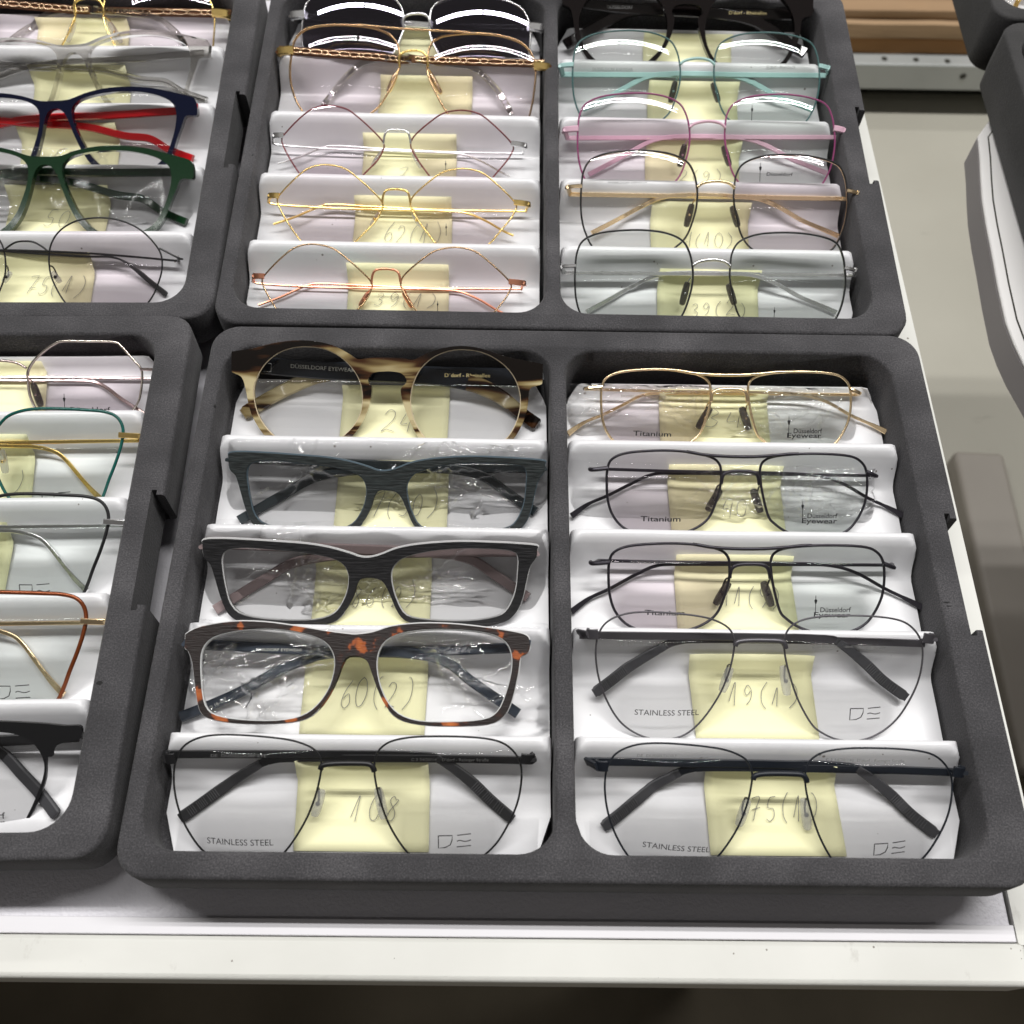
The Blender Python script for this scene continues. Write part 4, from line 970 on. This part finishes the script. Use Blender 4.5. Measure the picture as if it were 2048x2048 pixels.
g = G('tortoise','M',1,'H',(130,160),(1780,180),'dark tortoiseshell rectangular glasses with orange flecks, second row from the front')
acetate(g, TORT, EDGEW, 4.0, 0.35, ring=LIGHTED); lenses(g,(LENS,LENS),0.0020,-0.0012); temples(g, BLUEA, 4.4, 2.6)
print_text(g,'SSELDORF EYEWEAR',(470,245),(685,248),13,PRINTW,'t',0,wv=-0.0098); print_text(g,'D 16-137',(240,527),(318,480),16,PRINTW,'t',1,wv=-0.0085)
print_text(g,'D\'dorf - Altstadt',(1348,260),(1500,256),12,PRINTG,'t',1,wv=-0.0128)
bag(g,'crumpled clear bag around the tortoiseshell glasses',45,95,1890,600,3.3)
g = G('wood','M',2,'G',(68,1150),(1810,1180),'black wood-look rectangular glasses with a white edge line, middle row')
acetate(g, WOODB, EDGEW, 4.2, 0.3); lenses(g,(LENS,LENS),0.0020,-0.0012); temples(g, GREYA, 4.6, 2.6)
print_text(g,'D 16-137',(245,1495),(320,1445),15,PRINTW,'t',1,wv=-0.0085)
print_text(g,'DÜSSELDORF EYEWEAR',(430,1155),(650,1160),13,PRINTW,'t',0,wv=-0.009)
bag(g,'crumpled clear bag around the black and white edged glasses',30,1078,1870,1540,8.1)
g = G('wood','M',3,'G',(205,695),(1850,737),'dark green wood-look rectangular glasses, second from the back of the foreground tray')
acetate(g, WOODG, EDGEB, 4.2, 0.3); lenses(g,(LENS,LENS),0.0020,-0.0012); temples(g, TEALA, 4.6, 2.6)
print_text(g,'3 D 16-137',(335,935),(425,880),15,PRINTW,'t',1,wv=-0.0085)
bag(g,'crumpled clear bag around the dark green wood-look glasses',150,648,1885,1020,5.7)
g = G('keyhole','M',4,'G',(330,400),(1728,410),'round keyhole glasses in striped brown and cream horn, back left of the foreground tray')
acetate(g, HORN, None, 4.2, 0.6, ring=CREAM); lenses(g,(LENS,LENS),0.0022,-0.0014); temples(g, DKA, 8.6, 2.8, tip=HORN, tipw=6.8, tipfrac=0.5)  # cream ring paints the highlight along the lens groove
print_text(g,'D´dorf - Rheinallee',(1332,298),(1568,300),19,PRINTY,'t',1,wv=-0.0128,bold=True)
print_text(g,'DÜSSELDORF EYEWEAR',(525,250),(860,272),20,PRINTW,'t',0,wv=-0.0095)
print_text(g,'H003',(395,370),(438,350),15,PRINTW,'t',1,wv=-0.0085)
def corner_mark(g, c, pts, lens, wv):
    bm = bmesh.new(); ps = [g.loc(p,wv,c) for p in pts]; tube(bm, ps, 0.00022, n=6); g.put('corner_mark', bm, SILVER, g.temples[lens], sharp=0)
corner_mark(g,'G',[(385,225),(425,228),(422,270),(380,268)],0,-0.0098); corner_mark(g,'G',[(1665,270),(1662,312),(1700,318)],1,-0.0128)

# foreground tray, right side: three pilot frames
def pilot(t,row,c,a,b,label,m,padm=PADD,lm=(LENSPK,LENSGR),r=0.62):
    g = G('pilot',t,row,c,a,b,label); wire(g, m, r, br=0.85, endw=2.1, endt=1.9, endround=True)
    lenses(g,lm,0.0024); temples(g, m, 1.5, 1.1, tipw=2.9, tipfrac=0.16); pads(g, padm, m, (0.0020,0.001)); return g
g = pilot('M',2,'I',(298,1130),(1702,1130),'black double-bridge pilot glasses without a bag, over the note marked 11 (9)',GUN)
print_text(g,'Titanium',(478,1342),(680,1345),26,PRINT,lens=0,bold=True)
tower(g,1343,1243,100); print_text(g,'Düsseldorf',(1366,1328),(1523,1328),25,PRINT,lens=1,bold=True); print_text(g,'Eyewear',(1335,1354),(1520,1356),26,PRINT,lens=1,bold=True)
print_text(g,'DÜSSELDORF EYEWEAR',(410,1084),(665,1086),13,PRINTG,'t',0,wv=-0.0108)
g = pilot('M',3,'I',(289,650),(1615,662),'black double-bridge pilot glasses under crumpled film, over the note marked 40',GUN)
print_text(g,'Titanium',(458,868),(660,870),26,PRINT,lens=0,bold=True)
tower(g,1277,764,95); print_text(g,'Düsseldorf',(1302,852),(1455,853),24,PRINT,lens=1,bold=True); print_text(g,'Eyewear',(1275,878),(1455,880),25,PRINT,lens=1,bold=True)
print_text(g,'DÜSSELDORF EYEWEAR',(395,658),(640,662),12,PRINTG,'t',0,wv=-0.0108)
bag(g,'clear bag crumpled over the second row black pilot glasses',112,600,1700,855,12.4,0.0009,-0.0042,58)
g = pilot('M',4,'I',(260,235),(1532,240),'bright gold double-bridge pilot glasses at the back of the foreground tray',PALEGOLD)
print_text(g,'Titanium',(420,434),(612,440),25,PRINT,lens=0,bold=True)
tower(g,1208,336,105); print_text(g,'Düsseldorf',(1232,422),(1378,423),24,PRINT,lens=1,bold=True); print_text(g,'Eyewear',(1200,445),(1375,447),25,PRINT,lens=1,bold=True)
print_text(g,'DÜSSELDORF EYEWEAR',(362,240),(590,244),12,BRONZE,'t',0,wv=-0.0108)
bag(g,'clear bag crumpled over the gold pilot glasses',95,195,1600,440,15.9,0.0009,-0.0042,62)

# tray behind, left side
def rhombus(row,a,b,label,rimm,m,padm=PADM,lm=(LENSPK,LENSPK)):
    g = G('rhombus','U',row,'B',a,b,label); wire(g, rimm, 0.42, bridgem=m, br=0.62, endw=2.9, endt=1.6, endm=m)
    lenses(g,lm,0.0026); temples(g, m, 1.25, 1.0, round_=True); pads(g, padm, m, (0.0013,0.0008)); return g
g = rhombus(0,(130,1700),(1637,1725),'rose gold rhombus-lens glasses, front left of the tray behind',BRONZE,ROSE,ROSE,(LENSCY,LENSPK)); tower(g,1195,1820,70)
g = rhombus(1,(222,1212),(1668,1245),'yellow gold rhombus-lens glasses between the rose gold and red rimmed ones',GOLD,GOLD); tower(g,1246,1355,70)
g = rhombus(2,(249,848),(1650,890),'silver rhombus-lens glasses with dark red rims',REDM,SILVER); tower(g,1243,975,70)
g = G('chain_pilot','U',3,'B',(300,400),(1787,440),'large gold pilot glasses with chain-pattern temples and clear lenses')
wire(g, BRONZE, 0.55, bridgem=GOLD, br=0.7, endw=4.6, endt=3.0, endm=GOLD, inner=GOLD); lenses(g,(LENSPK,LENSPK),0.0026)
temples(g, DKBRONZE, 4.6, 1.3, tip=CRYSTAL, tipw=3.4, tipfrac=0.54); chain(g,0,PALEGOLD,0.08,0.44,20); chain(g,1,PALEGOLD,0.08,0.44,20); pads(g, PALEGOLD, GOLD, (0.0018,0.001))
g = G('chain_pilot','U',4,'B',(372,178),(1755,200),'silver pilot sunglasses with dark mirrored lenses, at the top edge of the photo',name='sunglasses',cat='sunglasses')
wire(g, SILVER, 0.6, br=0.8, endw=5.0, endt=3.2); lenses(g,(SUNL,SUNL),0.0030); temples(g, SILVER, 4.0, 1.4, tip=SMOKE, tipw=3.6, tipfrac=0.42); chain(g,0,SILVER,0.08,0.44,20); chain(g,1,SILVER,0.08,0.44,20); pads(g, PADM, SILVER)

# tray behind, right side
def square(row,a,b,label,rimm,m,tm=None,padm=PADD,lm=(LENSPK,LENSGR),r=0.5,ew=1.9,tw=2.2,inner=None):
    g = G('square','U',row,'C',a,b,label); wire(g, rimm, r, bridgem=m, br=0.8, endw=ew, endt=1.8, inner=inner)
    lenses(g,lm,0.0024); temples(g, tm or m, tw, 1.1, tipw=2.6, tipfrac=0.2); pads(g, padm, m, (0.0019,0.001)); return g
g = square(0,(152,1660),(1783,1675),'square glasses with black rims and silver temples, at the front right of the tray behind',BLACKM,SILVER,lm=(LENSGR,LENSGR),inner=SILVER)
print_text(g,'DÜSSELDORF EYEWEAR',(260,1660),(500,1662),12,PRINTG,'t',0,wv=-0.0108); print_text(g,'D\'dorf - Rheinturm',(1420,1678),(1600,1680),13,PRINTG,'t',1,wv=-0.0142); tower(g,1345,1858,80)
g = square(1,(188,1178),(1797,1208),'square glasses with black rims and gold temples, over the note marked 4 (10)',BLACKM,PALEGOLD,lm=(LENS,LENSPK),inner=PALEGOLD)
print_text(g,'DÜSSELDORF EYEWEAR',(350,1108),(585,1112),11,PRINTG,'t',0,wv=-0.0108)
g = square(2,(168,830),(1718,830),'pink square glasses with plum rims, between the mint and the gold ones',PLUM,PINK,tw=2.4,ew=3.2,lm=(LENSPK,LENSGR))
tower(g,1262,990,110); print_text(g,'Düsseldorf',(1300,1066),(1456,1070),20,PRINT,lens=1,bold=True)
g = square(3,(138,442),(1626,452),'mint green square glasses with pale temples',DKMINT,MINT,tw=2.8,ew=2.6,lm=(LENSGR,LENSGR))
print_text(g,'DÜSSELDORF EYEWEAR',(255,428),(498,430),16,PRINTG,'t',0,wv=-0.0108); print_text(g,'D\'dorf - Rheinturm',(1295,426),(1465,426),14,PRINTG,'t',1,wv=-0.0142); tower(g,1213,643,90)
g = G('keyhole','U',4,'C',(174,150),(1478,165),'black round keyhole glasses at the far end of the tray behind')
acetate(g, BLACKA, None, 4.2, 0.6); lenses(g,(LENS,LENS),0.0022,-0.0014); temples(g, BLACKA, 6.3, 2.8)
print_text(g,'D\'dorf - Rheinallee',(1075,96),(1302,98),20,PRINTY,'t',1,wv=-0.0128); print_text(g,'DÜSSELDORF',(345,50),(500,52),20,PRINTG,'t',0,wv=-0.0095)
corner_mark(g,'C',[(1400,65),(1402,110),(1440,112)],1,-0.0128)

# top left tray, right side
g = G('thin_round','V',0,'A',(144,1385),(893,1430),'thin round black wire glasses at the left edge, front row of the top left tray')
wire(g, BLACKM, 0.45, br=0.5, endw=1.0, endt=0.8, endround=True); lenses(g,(LENS,LENSPK),0.0024); temples(g, BLACKM, 1.1, 1.0, tip=RUBBER, tipw=2.6, tipfrac=0.42); pads(g, PADM, BLACKM, (0.0016,0.001))
def panto(row,a,b,label,m,tm,bar=4.2,lm=(LENS,LENS)):
    g = G('panto','V',row,'A',a,b,label); acetate(g, m, None, 4.0, 1.0); lenses(g,lm,0.0022,-0.0014); temples(g, tm, bar, 2.4); return g
g = panto(1,(245,880),(1065,950),'glossy dark green plastic glasses',GREENA,GREENA)
bag(g,'clear bag creased over the green glasses',-300,800,1000,1220,21.5,0.0008,-0.0066,18)
g = panto(2,(300,572),(1086,600),'navy plastic glasses with bright red temples',NAVYA,REDA)
print_text(g,'D\'dorf - Niederkassel',(395,565),(645,562),17,PRINTW,'t',1,wv=-0.0125)
g = panto(3,(395,262),(1162,282),'transparent crystal plastic glasses',CRYSTAL,CRYSTAL)
bm = bmesh.new()
for key in ('tA','tB'): tube(bm, smooth_open([Vector(p) for p in g.f[key]],6), 0.0004, n=6)
g.put('wire_core', bm, SILVER, g.temples[0], sharp=0)
g = G('chain_pilot','V',4,'A',(-205,85),(1185,110),'gold chain-temple glasses at the very top left, cut by the photo edge')
wire(g, GOLD, 0.5, br=0.7, endw=4.6, endt=3.0); lenses(g,(LENSPK,LENSPK),0.0024); temples(g, DKBRONZE, 4.6, 1.3, tip=CRYSTAL, tipw=3.4, tipfrac=0.54); chain(g,0,PALEGOLD,0.08,0.44,20); chain(g,1,PALEGOLD,0.08,0.44,20); pads(g, PADM, GOLD)

# lower left tray, right side
g = G('octagon','D',4,'E',(-35,400),(976,450),'octagonal champagne wire glasses at the left edge')
wire(g, OFFWHITE, 0.55, bridgem=ROSEGREY, br=0.65, endw=1.5, endt=1.5, inner=ROSEGREY); lenses(g,(LENSPK,LENSPK),0.0022); temples(g, ROSEGREY, 1.8, 1.1, round_=True); pads(g, PADD, ROSEGREY)
tower(g,459,578,130); print_text(g,'Düsseldorf',(500,705),(770,705),36,PRINT,lens=1,bold=True)
def wide(row,a,b,label,rimm,m,r=0.75,lm=(LENSPK,LENSGR)):
    g = G('wide_square','D',row,'E',a,b,label); wire(g, rimm, r, bridgem=m, br=0.8, endw=2.6, endt=1.6); lenses(g,lm,0.0022)
    temples(g, m, 1.8, 1.2, tipw=2.8, tipfrac=0.22); pads(g, PADM, m); return g
g = wide(3,(-190,800),(842,850),'wide square glasses with green rims and yellow gold temples',TEAL,GOLD); logo_de(g,308,1258,505,1350,0.05)
g = wide(2,(-355,1390),(740,1447),'wide square glasses with black rims and silver temples, at the left edge',BLACKM,SILVER); logo_de(g,153,1888,362,1985,0.05)
g = wide(1,(-580,2075),(584,2132),'wide square glasses with brown rims and copper temples, at the left edge',BROWNM,PALEGOLD,0.9); logo_de(g,0,690,206,776,0.05,c='F')
g = G('browline','D',0,'F',(-750,1050),(280,1210),'black glasses with a flat brow and grey temple tip, in the lower left corner tray')
acetate(g, BLACKM, None, 1.6, 0.2); lenses(g,(LENS,LENS),0.0018,-0.0006); temples(g, BLACKM, 4.6, 1.6, tip=RUBBERG, tipw=4.8, tipfrac=0.45)
print_text(g,'Düsseldorf',(-250,1542),(30,1545),40,PRINT,lens=1,c='F',bold=True); print_text(g,'Eyewear',(-250,1598),(30,1590),40,PRINT,lens=1,c='F',bold=True)

# right-hand trays
g = G('stainless','S',4,'P',(2037,165),(2343,175),'grey wire glasses just inside the black tray at the right edge'); wire(g, GREYM, 0.7, br=1.0, endw=3, endt=1.4); lenses(g,(LENS,LENS)); temples(g, ROSEGREY, 2.2, 1.2)
g = G('chain_pilot','Q',0,'P',(2000,-35),(2320,-30),'yellow gold chain glasses at the top right photo corner'); wire(g, GOLD, 0.7, br=1.0, endw=4, endt=3); lenses(g,(LENS,LENS)); temples(g, GOLD, 4.5, 1.4); chain(g,0,GOLD,0.03,0.6,26)
